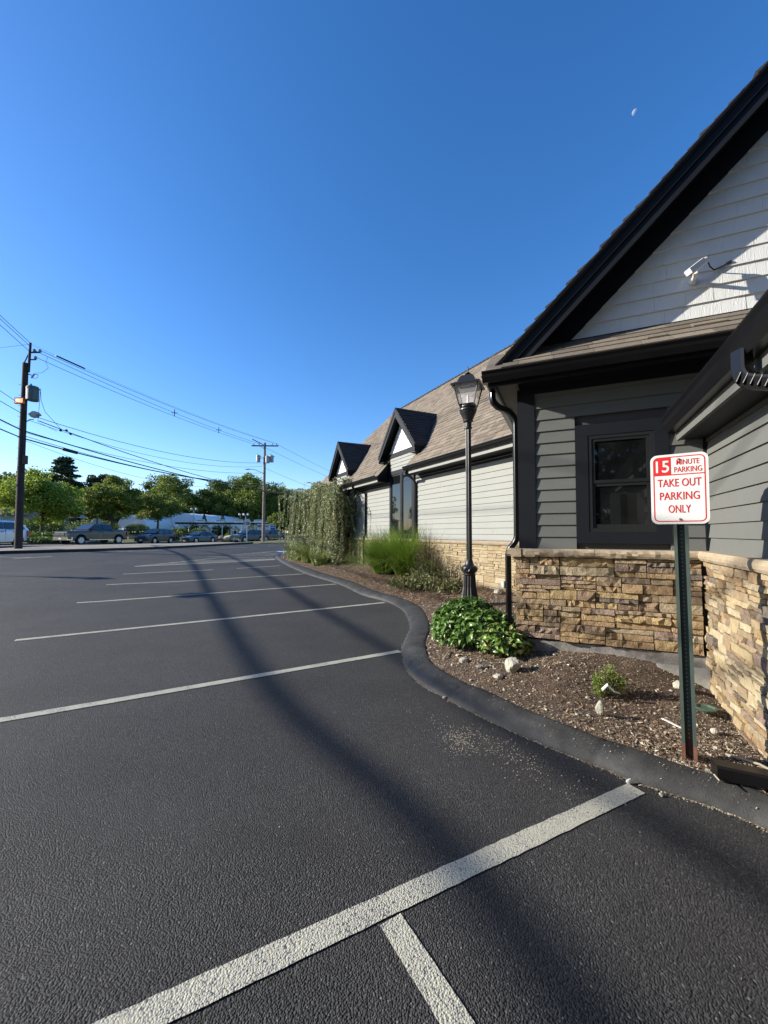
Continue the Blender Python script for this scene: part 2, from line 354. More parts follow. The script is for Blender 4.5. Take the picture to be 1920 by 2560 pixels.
def strip(name, pts_l, pts_r, dz, material, n=6, zf=ground_z, **kw):
    mb = MB(); m = len(pts_l)
    for (a, b) in zip(pts_l, pts_r):
        for k in range(n+1):
            x = a[0]+(b[0]-a[0])*k/n; y = a[1]+(b[1]-a[1])*k/n; mb.v.append((x, y, zf(x, y)+dz))
    for i in range(m-1):
        for k in range(n): mb.f.append((i*(n+1)+k, i*(n+1)+k+1, (i+1)*(n+1)+k+1, (i+1)*(n+1)+k))
    return obj(name, mb, material, smooth=True, **kw)
def resample(pts, step):
    pts = [V3(*p) for p in pts]; out = [pts[0]]
    for a, b in zip(pts, pts[1:]):
        n = max(1, int(round(np.linalg.norm(b-a)/step)))
        for i in range(1, n+1): out.append(a+(b-a)*i/n)
    return out
# parking lot: its left edge is the far kerb
LE = [(-24.5, -14), (-22.5, 0), (-20.6, 10), (-18.1, 19.1), (-16.3, 22.8), (-14.78, 26.7), (-13.2, 32), (-11.96, 37.0)]
LEs = resample([(x, y, 0) for x, y in LE], 1.5)
strip('parking_lot', [(p[0], p[1]) for p in LEs], [(34, p[1]) for p in LEs], 0, M['asphalt'], n=30, zf=gz, kind='structure')
far_edge = [(-11.96, 37.0), (-9.5, 39.5), (-5, 42), (2, 44), (12, 46), (34, 48)]
fe = resample([(x, y, 0) for x, y in far_edge], 1.5)
strip('lot_exit_apron', [(p[0], p[1]) for p in fe], [(p[0]*.999+.01, 37.0) for p in fe], .0, M['asphalt'], n=4, zf=gz, kind='structure')
# road
RC = [(-27.5, -60), (-27.5, 0), (-26.8, 20), (-25.6, 36), (-23.6, 48), (-19, 59), (-11, 68), (3, 77), (24, 84), (60, 90)]
RCs = resample([(x, y, 0) for x, y in RC], 2.)
def side(pts, d):
    out = []
    for i, p in enumerate(pts):
        t = pts[min(i+1, len(pts)-1)]-pts[max(i-1, 0)]; t /= np.linalg.norm(t); nn = V3(t[1], -t[0], 0); out.append(tuple((p+nn*d)[:2]))
    return out
rl, rr = side(RCs, -4.6), side(RCs, 4.6)
strip('road', rl, rr, .0, M['road'], n=8, zf=gz, kind='structure')
for d in (-.1, .1): strip('road_centre_line', side(RCs, d-.05), side(RCs, d+.05), .004, mat('yellow_line', (.55, .38, .05), .8), n=1, zf=gz, kind='structure')
# verge between the lot kerb and the road
k0 = [p for p in LEs]; vr = [(min(p[0]-.12, -12.1), p[1]) for p in k0]
vl = [(np.interp(p[1], [q[1] for q in rr], [q[0] for q in rr])+.1, p[1]) for p in k0]
strip('verge', vl, vr, .075, M['verge'], n=6, zf=gz, kind='structure')
gv = resample([(-12.1, 37, 0)]+[(x, y, 0) for x, y in far_edge[1:]], 1.5)
strip('grass_verge', [(p[0], p[1]+.1) for p in gv], [(p[0]-1.5, p[1]+9) for p in gv], .05, M['grass_ground'], n=4, zf=gz, kind='structure')
def kerb_run(name, pts, w, h, material, **kw):
    mb = MB(); n = 6; prof = [(0, -.05), (0, h*.8), (w*.12, h), (w*.88, h), (w, h*.8), (w, -.05)]
    for i, p in enumerate(pts):
        t = pts[min(i+1, len(pts)-1)]-pts[max(i-1, 0)]; t /= np.linalg.norm(t); nn = V3(-t[1], t[0], 0)
        for o_, z_ in prof: mb.v.append(tuple(p+nn*o_+ZV*(gz(p[0], p[1])+z_)))
    for i in range(len(pts)-1):
        for k in range(n-1): mb.f.append((i*n+k, i*n+k+1, (i+1)*n+k+1, (i+1)*n+k))
    return obj(name, mb, material, **kw)
kerb_run('far_kerb', LEs, .16, .14, M['granite_kerb'], kind='structure')
kerb_run('road_kerb', [V3(a, b, 0) for a, b in rl], .15, .12, M['granite_kerb'], kind='structure')
# side street climbing the lawn on the left
strip('side_street', [(-31.5, 41.5), (-45, 43.5), (-75, 46)], [(-31.5, 45.5), (-45, 48), (-75, 50)], .03, M['road'], n=3, zf=ground_z, kind='structure')
strip('side_street_kerb', [(-31.8, 45.55), (-45, 48.05), (-75, 50.05)], [(-31.8, 45.9), (-45, 48.4), (-75, 50.4)], .16, M['concrete'], n=1, zf=ground_z, kind='structure')

# ---- painted lines
PLZ = [0]
def pline(pts, w, m='line_paint', name='painted_line'):
    pp = resample([(x, y, 0) for x, y in pts], .05); a = []; b = []
    for i, p in enumerate(pp):
        t = pp[min(i+1, len(pp)-1)]-pp[max(i-1, 0)]; t /= np.linalg.norm(t); nn = V3(t[1], -t[0], 0)
        j = .0025*random.uniform(-1, 1); a.append(tuple((p-nn*(w/2+j))[:2])); b.append(tuple((p+nn*(w/2+j))[:2]))
    PLZ[0] += .0004
    return strip(name, a, b, .004+PLZ[0], M[m], n=1, zf=gz, kind='structure')
U = az(-26.4); NL = az(-116.4); Wd = az(-65.6); Vd = az(24.4)
pline([(1.50, 2.46), (-.73, 1.35), (-4, -.27)], .105)
pline([(.025, 1.655), (.235, 1.31), (.7, .4)], .10)
pline([(.20, 5.13), (-3.09, 3.31), (-5.2, 2.15)], .10)
pline([(.02, 8.44), (-5.08, 5.62)], .10)
pline([(-1.32, 11.18), (-6.32, 8.37)], .10)
pline([(-2.68, 13.66), (-7.42, 10.86)], .10)
pline([(-4.25, 16.6), (-8.46, 13.16)], .10)
pline([(-5.3, 19.6), (-9.53, 15.5)], .10)
for k in range(5):
    f = k/5; pline([(-5.3-.25*f, 19.9+.5*f), (-9.4+.62*f*1.2, 15.75+3.4*f)], .09)
pline([(-9.53, 15.5), (-8.3, 20.2), (-5.7, 21.0)], .10)
for k in range(5):
    f = k/4; pline([(-5.9-.5*f, 21.6+2.6*f), (-9.1+1.5*f, 20.9+4.2*f)], .10)
pline([(-8.42, 22.33), (-7.1, 26.6), (-6.2, 27)], .10)
pline([(-6.9, 26.2), (-5.4, 26.2)], .8, 'blue_paint')
pline([(-15.72, 17.2), (-15.5, 18.9)], .1); pline([(-17.0, 17.5), (-15.65, 17.95)], .1)
pline([(-17.1, 22.6), (-14.2, 23.9)], .1); pline([(-15.6, 23.5), (-13.9, 25.0)], .1)
pline([(-11.5, 28.6), (-10.2, 30.2)], .1); pline([(-9.5, 33), (-8.6, 33.8)], .1)

# ---- planting bed kerb and soil
KO = [(-6.05, 22.6), (-5.5, 20.63), (-4.23, 17.29), (-2.57, 13.59), (-1.27, 11.25), (-.51, 9.4), (.07, 8.5), (.34, 7.7), (.42, 6.9), (.41, 6.3), (.34, 5.8), (.25, 5.35), (.23, 4.9), (.26, 4.45), (.37, 4.05), (.53, 3.78), (.69, 3.53), (.87, 3.27), (1.08, 3.01), (1.26, 2.81), (1.42, 2.65), (1.53, 2.52), (1.7, 2.39), (1.84, 2.28), (1.97, 2.12), (1.99, 1.93), (1.85, 1.6), (1.5, .8), (1.0, -.3)]
KI = [(-5.7, 22.4), (-5.19, 20.23), (-4.01, 17.33), (-2.24, 13.59), (-.93, 11.1), (-.15, 9.2), (.41, 8.3), (.63, 7.59), (.70, 6.9), (.69, 6.25), (.63, 5.72), (.53, 5.2), (.50, 4.75), (.52, 4.42), (.60, 4.13), (.73, 3.88), (.88, 3.66), (1.04, 3.42), (1.22, 3.18), (1.41, 2.94), (1.57, 2.77), (1.70, 2.62), (1.86, 2.48), (2.0, 2.36), (2.12, 2.18), (2.16, 1.95), (2.03, 1.6), (1.7, .8), (1.2, -.3)]
def spline(pts, m=6):
    P = [V3(*p, 0) for p in pts]; out = []
    for i in range(len(P)-1):
        p0, p1, p2, p3 = P[max(i-1, 0)], P[i], P[i+1], P[min(i+2, len(P)-1)]
        for k in range(m):
            t = k/m; out.append(.5*((2*p1)+(-p0+p2)*t+(2*p0-5*p1+4*p2-p3)*t*t+(-p0+3*p1-3*p2+p3)*t**3))
    out.append(P[-1]); return out
KOs, KIs = spline(KO, 9), spline(KI, 9)
kprof = [(-.02, -.02), (.0, .015), (.05, .036), (.2, .060), (.38, .082), (.55, .096), (.78, .108), (.93, .112), (1.0, .106), (1.03, .0)]
mb = MB(); npf = len(kprof)
for i, (a, b) in enumerate(zip(KOs, KIs)):
    w1 = .004*math.sin(i*.31)+.004*math.sin(i*.13+2)-(.012 if i in (138, 177, 99) else 0)
    for j, (f, h) in enumerate(kprof):
        q = a+(b-a)*(f-.03*random.random()*(f < .05)); mb.v.append((q[0], q[1], gz(q[0], q[1])+h+w1*(0 < j < npf-1)+random.uniform(-.0022, .0022)))
for i in range(len(KOs)-1):
    for j in range(npf-1): mb.f.append((i*npf+j, i*npf+j+1, (i+1)*npf+j+1, (i+1)*npf+j))
obj('bed_kerb', mb, M['kerb'], smooth=True, kind='structure')
I0 = V3(2.973, 3.675, 0); PL = V3(2.49, 7.68, 0); CC = I0+1.636*Wd
def W2(t, z, o): return I0+t*Wd-o*Vd+z*ZV
def W3(s, z, o): return I0-s*Vd+o*Wd+z*ZV
def LW(s, z, o): return PL+s*U+o*NL+z*ZV
def SW(r, z, o): return CC+r*Vd+o*Wd+z*ZV
# kerb point -> wall point (with soil height at the wall)
pairs = [((1.2, -.3), W3(4.4, .05, 0)), ((2.03, 1.6), W3(2.2, .05, 0)), ((2.16, 1.95), W3(1.8, .06, 0)), ((2.0, 2.36), W3(1.35, .065, 0)), ((1.70, 2.62), W3(.9, .085, 0)), ((1.41, 2.94), W3(.4, .12, 0)), ((1.22, 3.18), W3(.0, .19, 0)),
         ((1.04, 3.42), W2(.45, .35, 0)), ((.88, 3.66), W2(.8, .40, 0)), ((.60, 4.13), W2(1.3, .345, 0)), ((.50, 4.75), SW(0, .33, 0)), ((.69, 6.25), SW(1.6, .40, 0)), ((.70, 6.9), SW(2.9, .43, 0)), ((.63, 7.59), LW(-.3, .43, 0)),
         ((.41, 8.3), LW(.8, .43, 0)), ((-.15, 9.2), LW(1.9, .44, 0)), ((-.93, 11.1), LW(4.2, .46, 0)), ((-2.24, 13.59), LW(7.2, .5, 0)), ((-4.01, 17.33), LW(11.2, .52, 0)), ((-5.19, 20.23), LW(13.4, .5, 0)), ((-5.7, 22.4), LW(15.5, .5, 0))]
kx = np.array([[p[0], p[1]] for p in KIs]); bed_pts = []
idxs = [int(np.argmin(((kx-np.array(a))**2).sum(1))) for a, _ in pairs]
order = np.argsort(idxs); ik = np.array(idxs)[order]; wk = np.array([pairs[j][1] for j in order])
NB = 26; mb = MB(); rows = []
for i in range(len(KIs)):
    wp = np.array([np.interp(i, ik, wk[:, c]) for c in range(3)]); kp = KIs[i]; kz = gz(kp[0], kp[1])+.100
    row = []
    for j in range(NB+1):
        f = j/NB; q = kp+(wp*V3(1, 1, 0)-kp)*f*1.03
        ff = f**.8; z = kz+(wp[2]-kz)*ff
        z += .018*math.sin(q[0]*5.3+q[1]*3.1)*math.sin(q[1]*4.7-q[0]*2)*min(1, f*6)+random.uniform(-.008, .008)*min(1, f*8)
        row.append((q[0], q[1], z))
    rows.append(row)
for r_ in rows: mb.v += r_
for i in range(len(rows)-1):
    for j in range(NB): mb.f.append((i*(NB+1)+j, i*(NB+1)+j+1, (i+1)*(NB+1)+j+1, (i+1)*(NB+1)+j))
obj('planting_bed_soil', mb, M['soil'], smooth=True, kind='structure')
BP = np.array([p for r_ in rows for p in r_])
def bedz(x, y):
    d = ((BP[:, :2]-np.array([x, y]))**2).sum(1); k = np.argsort(d)[:4]; w_ = 1/(d[k]+1e-5); return float((BP[k, 2]*w_).sum()/w_.sum())
RW = np.array(rows)
# loose mulch chips and straw lying on the soil
def litter(name, n, i0, i1, size, material, jmax=NB, asp=.35):
    ii = rng.integers(i0, i1, n); jj = rng.random(n)*(jmax-.01); j0 = jj.astype(int); f = (jj-j0)[:, None]; g_ = rng.random(n)[:, None]
    a = RW[ii, j0]*(1-f)+RW[ii, np.minimum(j0+1, NB)]*f; b = RW[np.minimum(ii+1, len(RW)-1), j0]*(1-f)+RW[np.minimum(ii+1, len(RW)-1), np.minimum(j0+1, NB)]*f
    c = a*(1-g_)+b*g_; c[:, 2] += .006
    q = cards(c, size, asp, up_bias=1.6, jitter=.6); me = np_mesh(name, q, 4)
    return tag(link(name, me, material), kind='stuff')
nearI = int(np.argmin(((kx-np.array((.50, 4.75)))**2).sum(1))); endI = int(np.argmin(((kx-np.array((2.16, 1.95)))**2).sum(1)))
litter('mulch_chips', 24000, nearI, endI, .012, M['chips']); litter('mulch_flakes', 2600, nearI, endI, .028, M['chips'], jmax=17); litter('dry_straw', 1500, nearI-10, endI, .06, M['straw'], jmax=15, asp=.06)
litter('bark_mulch', 9000, 12, nearI, .035, M['chips'], asp=.3); litter('pine_straw', 8000, 6, nearI-45, .10, M['straw'], asp=.07)

# ------------------------------------------------------------------ the restaurant building
bld = thing('restaurant_building', (2.5, 7, .3), 'grey sided restaurant with ledge stone base, brown shingle roof and two gabled dormers', 'building')
def part(name, F, spec, m, parent=bld, **kw):
    mb = MB(); mb.box(F, *spec); return obj(name, mb, M[m], parent, **kw)
# --- cores
mb = MB(); mb.box(W2, -4.5, 1.62, .0, 3.16, -.35, -.012)
mb.extr([W2(1.62, 3.16, -.35), W2(-1.4, 3.16+.975*3.0, -.35), W2(-4.4, 3.16, -.35)], -Vd*-.0+(-Vd)*(-.338*-1))
wing_wall = obj('wing_wall', mb, M['wall_core'], bld)
mb = MB(); mb.box(SW, .01, 3.4, .0, 3.16, -.3, -.012); obj('wing_return_wall', mb, M['siding_grey'], bld)
mb = MB(); mb.box(W3, .0, 5.2, -.1, 2.56, -.3, -.012); annex_wall = obj('annex_wall', mb, M['wall_core'], bld)
mb = MB(); mb.box(LW, -.9, 12.85, .1, 3.2, -.3, -.012)
for s0 in (3.56, 8.37): mb.box(LW, s0, s0+1.6, 3.2, 3.95, -.25, -.012)
mb.box(LW, 12.6, 12.85, .1, 3.2, -6, -.3)
main_wall = obj('main_wall', mb, M['wall_core'], bld)
mb = MB()
for cf in (4.36, 9.17): mb.extr([LW(cf+.8, 3.95, -.2), LW(cf, 4.95, -.2), LW(cf-.8, 3.95, -.2)], NL*.188)
dormer_front = obj('dormer_front', mb, M['wall_core'], bld)

# --- siding boards
def board(F, a0, a1, z0, e, m, parent, top=None, o=.0):
    z1 = (z0+e+.010) if top is None else top
    mb = MB(); mb.prism(F, [(z0+.003, o-.004), (z0+.003, o+.010), (z0, o+.010), (z0, o+.0265), (z1, o+.009), (z1, o-.004)], a0, a1); return piece('siding_board', mb, M[m], parent)
e2 = 1.236/10  # exposure .1236
win = (.307, 1.105, 1.445, 2.645)
k = 0; z = 1.385
while z < 3.13:
    z1 = z+e2
    segs = [(.045, 1.49)]
    if z1 > win[2]+.03 and z < win[3]-.01: segs = [(.045, win[0]), (win[1], 1.49)]
    for a0, a1 in segs:
        top = None
        board(W2, a0, a1, z, e2, 'siding_grey', wing_wall, top=min(z+e2+.01, 3.15))
    board(W2, -1.2, .0, z, e2, 'siding_grey', wing_wall, top=min(z+e2+.01, 3.15)) if z > 2.6 else None
    z = z1
z = 1.382
while z < 2.5:
    board(W3, .035, 2.9 if k % 2 else 3.3, z, .1243, 'siding_grey', annex_wall, top=min(z+.134, 2.5)); z += .1243; k += 1
z = 1.392; k = 0
while z < 3.1:
    for (a0, a1) in ((-.8, 3.62), (5.16, 8.40), (9.94, 12.75)):
        if a1-a0 > 4 and k % 3 == 1:
            c = random.choice([1.2, 2.44, .6]); board(LW, a0, c-.0015, z, .128, 'siding_light', main_wall, top=min(z+.138, 3.11)); board(LW, c+.0015, a1, z, .128, 'siding_light', main_wall, top=min(z+.138, 3.11))
        else: board(LW, a0, a1, z, .128, 'siding_light', main_wall, top=min(z+.138, 3.11))
    z += .128; k += 1
# dormer boards
for cf in (4.36, 9.17):
    z = 3.40
    for n_ in range(4): board(LW, cf-.78, cf+.78, z, .105, 'siding_light', dormer_front, o=-.004); z += .105
    z = 3.94
    while z < 4.80:
        hw = .74-(z-3.94)/1.13*1.0
        mb = MB(); hw2 = max(.02, hw-.13)
        hw = max(hw, .03)
        mb.add([LW(cf-hw-.09, z, .0), LW(cf+hw+.09, z, .0), LW(cf+hw2+.09, z+.148, .0), LW(cf-hw2-.09, z+.148, .0), LW(cf-hw-.09, z, .017), LW(cf+hw+.09, z, .017), LW(cf+hw2+.09, z+.148, .006), LW(cf-hw2-.09, z+.148, .006)],
               [(0, 1, 2, 3)[::-1], (4, 5, 6, 7), (0, 1, 5, 4), (1, 2, 6, 5), (2, 3, 7, 6), (3, 0, 4, 7)])
        piece('siding_board', mb, M['shake_white'], dormer_front); z += .138
# --- gable shakes of the wing
def roofz(t): return 3.219+.978*(1.90-t)
sh_wall = obj('gable_backing', MB().add([W2(1.2, 3.53, .0), W2(-1.4, 3.53, .0), W2(-1.4, roofz(-1.4)-.2, .0), W2(1.2, roofz(1.2)-.2, .0)], [(0, 1, 2, 3)]), M['wall_core'], bld)
z = 3.535; ez = .1455; row = 0
while z < 5.9:
    tmax = 1.90-(z+.44-3.235)/.975       # left end of the row, cut along the rake
    t = tmax+.16
    while t > -1.3:
        wd = random.choice([.15, .18, .21, .25, .3]); t0, t1 = t-wd, t
        def cut(tt, zz): return min(tt, 1.90-(zz+.40-3.235)/.975)
        a_, b_ = cut(t1, z), cut(t1, z+ez+.01); c_ = min(t0, b_-.001)
        if t0 < a_-.005:
            lift = random.uniform(.019, .024)
            mb = MB(); g_ = .0007
            mb.add([W2(t0+g_, z, .001), W2(a_-g_, z, .001), W2(b_-g_, z+ez+.008, .001), W2(min(t0+g_, b_-g_-.001), z+ez+.008, .001),
                    W2(t0+g_, z, lift), W2(a_-g_, z, lift), W2(b_-g_, z+ez+.008, .005), W2(min(t0+g_, b_-g_-.001), z+ez+.008, .005)],
                   [(0, 3, 2, 1), (4, 5, 6, 7), (0, 1, 5, 4), (1, 2, 6, 5), (2, 3, 7, 6), (3, 0, 4, 7)])
            piece('shake', mb, M['shake_white'], sh_wall)
        t -= wd
    z += ez; row += 1
# --- trims
part('corner_board', W2, (1.49, 1.636, 1.386, 3.15, -.01, .034), 'trim')
mb = MB(); mb.box(SW, -.0, .12, 1.386, 3.15, -.01, .03); obj('corner_board', mb, M['trim'], bld)
part('frieze_board', W2, (.04, 1.49, 3.03, 3.118, .0, .03), 'trim')
part('corner_bead', W2, (.0, .042, 1.386, 2.5, .0, .028), 'trim')
part('corner_bead', W3, (.030, .036, 1.386, 2.42, .0, .022), 'trim')
part('flashing', W2, (-1.3, 1.2, 3.515, 3.545, .0, .026), 'gutter')
# rake: frieze on the wall, soffit, two fascia layers
def rake(nm, dz0, dz1, o0, o1, m, t0=1.93, t1=-1.4):
    mb = MB(); zs = lambda t, d: roofz(t)-d
    ta, tb = min(t0, 1.9-(3.205+dz0-3.219)/.978), min(t0, 1.9-(3.205+dz1-3.219)/.978)
    mb.extr([W2(tb, zs(tb, dz1), o0), W2(t1, zs(t1, dz1), o0), W2(t1, zs(t1, dz0), o0), W2(ta, zs(ta, dz0), o0)], -Vd*(o1-o0))
    return obj(nm, mb, M[m], bld)
rake('rake_frieze', .17, .43, -.008, .03, 'trim', 1.45)
rake('rake_soffit', .155, .172, .03, .285, 'trim', 1.9)
rake('rake_fascia', .05, .27, .274, .297, 'trim', 1.95)
rake('rake_fascia', .035, .15, .298, .315, 'trim', 1.95)
rake('rake_drip_edge', .012, .035, .29, .345, 'gutter', 1.95)
# far half of the gable
def roofr(t): return roofz(-1.4)-.975*(-1.4-t)*1.0
# wing roof slab + shingles
mb = MB(); mb.hexa([W2(1.93, roofz(1.93)-.05, .33), W2(-1.4, roofz(-1.4)-.05, .33), W2(-1.4, roofz(-1.4)-.05, -4.5), W2(1.93, roofz(1.93)-.05, -4.5), W2(1.93, roofz(1.93), .33), W2(-1.4, roofz(-1.4), .33), W2(-1.4, roofz(-1.4), -4.5), W2(1.93, roofz(1.93), -4.5)])
mb.hexa([W2(-4.73, roofz(1.93)-.05, .33), W2(-1.4, roofz(-1.4)-.05, .33), W2(-1.4, roofz(-1.4)-.05, -4.5), W2(-4.73, roofz(1.93)-.05, -4.5), W2(-4.73, roofz(1.93), .33), W2(-1.4, roofz(-1.4), .33), W2(-1.4, roofz(-1.4), -4.5), W2(-4.73, roofz(1.93), -4.5)][0:4][::-1]+[W2(-4.73, roofz(1.93), .33), W2(-1.4, roofz(-1.4), .33), W2(-1.4, roofz(-1.4), -4.5), W2(-4.73, roofz(1.93), -4.5)][::-1])
wing_roof = obj('wing_roof', mb, M['shingle_dark'], bld)
SH = []
def shingles(F, a_lo, a_hi, dmax, zf, of, step=.137, wid=(.16, .34), clip=None, material='shingle', parent=None, ind=0, thick=.012, name='shingle'):
    """F(a, z, o) frame; course position d up the slope; zf(d), of(d) height and outward offset"""
    L_ = []; d = 0; c = 0
    while d < dmax-.02:
        a = a_lo-random.random()*.2
        while a < a_hi:
            w_ = random.uniform(*wid); a0, a1 = max(a, a_lo), min(a+w_, a_hi); a += w_
            if a1-a0 < .03 or (clip and not clip((a0+a1)/2, d+step/2)): continue
            dd = d+random.uniform(-.006, .006) if random.random() < .6 else d-.0; d1 = min(d+step*1.06, dmax); th = thick*random.choice([1, 1, 1.7])
            nz, no = of(0)-of(1), zf(1)-zf(0); nl = math.hypot(nz, no); nz, no = nz/nl, no/nl   # slope normal in (z,o)
            b0 = (zf(dd)+nz*th, of(dd)+no*th); b1 = (zf(d1)+nz*.003, of(d1)+no*.003)
            vs = [F(a0+.002, zf(dd), of(dd)), F(a1-.002, zf(dd), of(dd)), F(a1-.002, zf(d1), of(d1)), F(a0+.002, zf(d1), of(d1)), F(a0+.002, *b0), F(a1-.002, *b0), F(a1-.002, *b1), F(a0+.002, *b1)]
            L_.append(vs)
        d += step; c += 1
    fs = [(4, 5, 6, 7), (0, 1, 5, 4), (1, 2, 6, 5), (3, 0, 4, 7)]
    if ind:
        L_.sort(key=lambda vs: np.linalg.norm(vs[0]-V3(0, 0, CAMH)))
    for vs in L_[:ind]:
        piece(name, MB().add(vs, fs), M['shingle_obj'], parent)
    if L_[ind:]:
        mb = MB()
        for vs in L_[ind:]: mb.add(vs, fs)
        obj('shingle_courses', mb, M[material], parent, kind='stuff')
sl = math.hypot(1, .975)
shingles(lambda a, z, o: W2(1.95-0, 0, 0)*0+I0+(1.0)*0*Wd+o*Wd-a*Vd*1.0+z*ZV, -4.5, .345, 3.3*sl, lambda d: roofz(1.93)+.975*d/sl+.002, lambda d: 1.93-d/sl, material='shingle_dark', parent=wing_roof, wid=(.2, .4), thick=.016)
# skirt roof between gutter and gable wall
mb = MB(); mb.add([W2(1.93, 3.20, .445), W2(-1.3, 3.20, .445), W2(-1.3, 3.53, .02), W2(1.93, 3.53, .02)], [(0, 1, 2, 3)[::-1]]); skirt = obj('skirt_roof', mb, M['shingle'], bld)
shingles(W2, -1.2, 1.88, .53, lambda d: 3.202+.33*d/.53, lambda d: .45-.425*d/.53, step=.133, wid=(.14, .38), parent=skirt, ind=60, clip=lambda a, d: roofz(a)-.05 > 3.22+.33*d/.53)
# gutters
def gutter(nm, F, a0, a1, ztop, o0, w_=.12, h=.105, parent=bld):
    prof = [(ztop, o0), (ztop-h, o0), (ztop-h, o0+w_*.55), (ztop-h*.55, o0+w_*.8), (ztop-h*.28, o0+w_*.86), (ztop-.012, o0+w_), (ztop, o0+w_), (ztop, o0+w_-.008), (ztop-.02, o0+w_-.012), (ztop-h*.5, o0+w_*.7), (ztop-h+.006, o0+w_*.5), (ztop-h+.006, o0+.006), (ztop, o0+.006)]
    mb = MB(); mb.prism(F, prof, a0, a1); return obj(nm, mb, M['gutter'], parent)
gutter('gutter', W2, -1.2, 1.965, 3.198, .34)
part('eave_fascia', W2, (-1.2, 1.92, 3.065, 3.19, .31, .338), 'trim')
part('eave_soffit', W2, (-1.2, 1.92, 3.115, 3.130, .0, .31), 'trim')
gutter('gutter', SW, -.32, 2.3, 3.20, .235)
part('eave_fascia', SW, (-.30, 2.4, 3.065, 3.19, .21, .233), 'trim')
part('eave_soffit', SW, (-.30, 2.4, 3.095, 3.11, .0, .21), 'soffit')
part('gutter', W3, (.03, 5.2, 0, 0.001, 0, .001), 'gutter').hide_render = False
bpy.data.objects.remove(bpy.data.objects[[o.name for o in bld.children if o.name.startswith('gutter')][-1]])
gutter('gutter', W3, .06, 5.2, 2.615, .255, h=.13)
part('eave_fascia', W3, (.05, 5.2, 2.405, 2.60, .225, .252), 'siding_grey')
part('eave_soffit', W3, (.05, 5.2, 2.41, 2.425, .0, .225), 'trim')
mb = MB(); mb.hexa([W3(.03, 2.60, .33), W3(5.2, 2.60, .33), W3(5.2, 4.6, -2.6), W3(.03, 4.6, -2.6), W3(.03, 2.63, .345), W3(5.2, 2.63, .345), W3(5.2, 4.64, -2.6), W3(.03, 4.64, -2.6)]); annex_roof = obj('annex_roof', mb, M['shingle_dark'], bld)
# main roof
EO = .42; EZ = 3.275; PT = 3.70/3.2
def mz(d): return EZ+PT*d
DEPTH = 3.2
mb = MB()
S0, S1 = -4.2, 13.25
# roof planes: four corner hip roof
A = LW(S0, EZ, EO); B = LW(S1, EZ, EO); Rr = LW(S1-DEPTH, mz(DEPTH), EO-DEPTH); Rl = LW(S0, mz(DEPTH), EO-DEPTH); B2 = LW(S1, EZ, EO-2*DEPTH); A2 = LW(S0, EZ, EO-2*DEPTH)
# front plane with notches for the dormer fronts
def fp(s, d): return LW(s, mz(d), EO-d)
n1 = [(3.56, 5.16), (8.37, 9.97)]
dn = EO+.02
poly = [fp(S0, 0), fp(n1[0][0], 0), fp(n1[0][0], dn), fp(n1[0][1], dn), fp(n1[0][1], 0), fp(n1[1][0], 0), fp(n1[1][0], dn), fp(n1[1][1], dn), fp(n1[1][1], 0), B, Rr, Rl]
mb.add([p for p in poly], [tuple(range(len(poly)))[::-1]]); mb.add([B, B2, Rr], [(0, 1, 2)]); mb.add([A2, B2, Rr, Rl], [(0, 1, 2, 3)])
main_roof = obj('main_roof', mb, M['shingle'], bld)
def clip_main(a, d):
    dd = d/math.hypot(1, PT)
    if a > S1-dd or a < -2.6+0*dd: return False
    for (p, q) in n1:
        if p-.0 < a < q+.0 and dd < dn: return False
    for cf in (4.36, 9.17):
        if abs(a-cf) < .86*(1-(mz(dd)-3.95)/1.3) and mz(dd) < 5.2: return False
    return True
hyp = math.hypot(1, PT)
shingles(LW, -2.6, 13.25, DEPTH*hyp, lambda d: EZ+PT*d/hyp+.004, lambda d: EO-d/hyp, step=.135, wid=(.12, .34), clip=clip_main, parent=main_roof, ind=230)
# ridge caps
mb = MB(); s = -2.6
while s < S1-DEPTH:
    mb.hexa([LW(s, mz(DEPTH)-.05, EO-DEPTH+.09), LW(s+.2, mz(DEPTH)-.05, EO-DEPTH+.09), LW(s+.2, mz(DEPTH)-.05, EO-DEPTH-.09), LW(s, mz(DEPTH)-.05, EO-DEPTH-.09), LW(s, mz(DEPTH)+.04, EO-DEPTH+.01), LW(s+.2, mz(DEPTH)+.025, EO-DEPTH+.01), LW(s+.2, mz(DEPTH)+.025, EO-DEPTH-.01), LW(s, mz(DEPTH)+.04, EO-DEPTH-.01)]); s += .185
obj('ridge_cap', mb, M['shingle_dark'], main_roof)
for (a0, a1) in ((-.75, 3.50), (5.2, 8.32), (10.02, 13.25)):
    gutter('gutter', LW, a0, a1, 3.285, EO-.02, w_=.12)
    part('eave_fascia', LW, (a0+.02, a1-.02, 3.095, 3.27, EO-.05, EO-.022), 'siding_light')
    part('eave_soffit', LW, (a0+.02, a1-.02, 3.10, 3.115, .0, EO-.05), 'trim')
    mb = MB()
    for sgn, aa in ((1, a0), (-1, a1)):
        p = [(3.095, .0), (3.095, EO-.02), (3.275, EO-.0), (3.275+PT*EO, .0)]
        mb.extr([LW(aa+.02*sgn, z_, o_) for z_, o_ in p], U*(.02*sgn))
    obj('eave_end_board', mb, M['trim'], bld)
part('frieze_board', LW, (-.8, 3.62, 3.0, 3.10, .0, .022), 'trim'); part('frieze_board', LW, (5.16, 8.4, 3.0, 3.10, .0, .022), 'trim'); part('frieze_board', LW, (9.94, 12.8, 3.0, 3.10, .0, .022), 'trim')
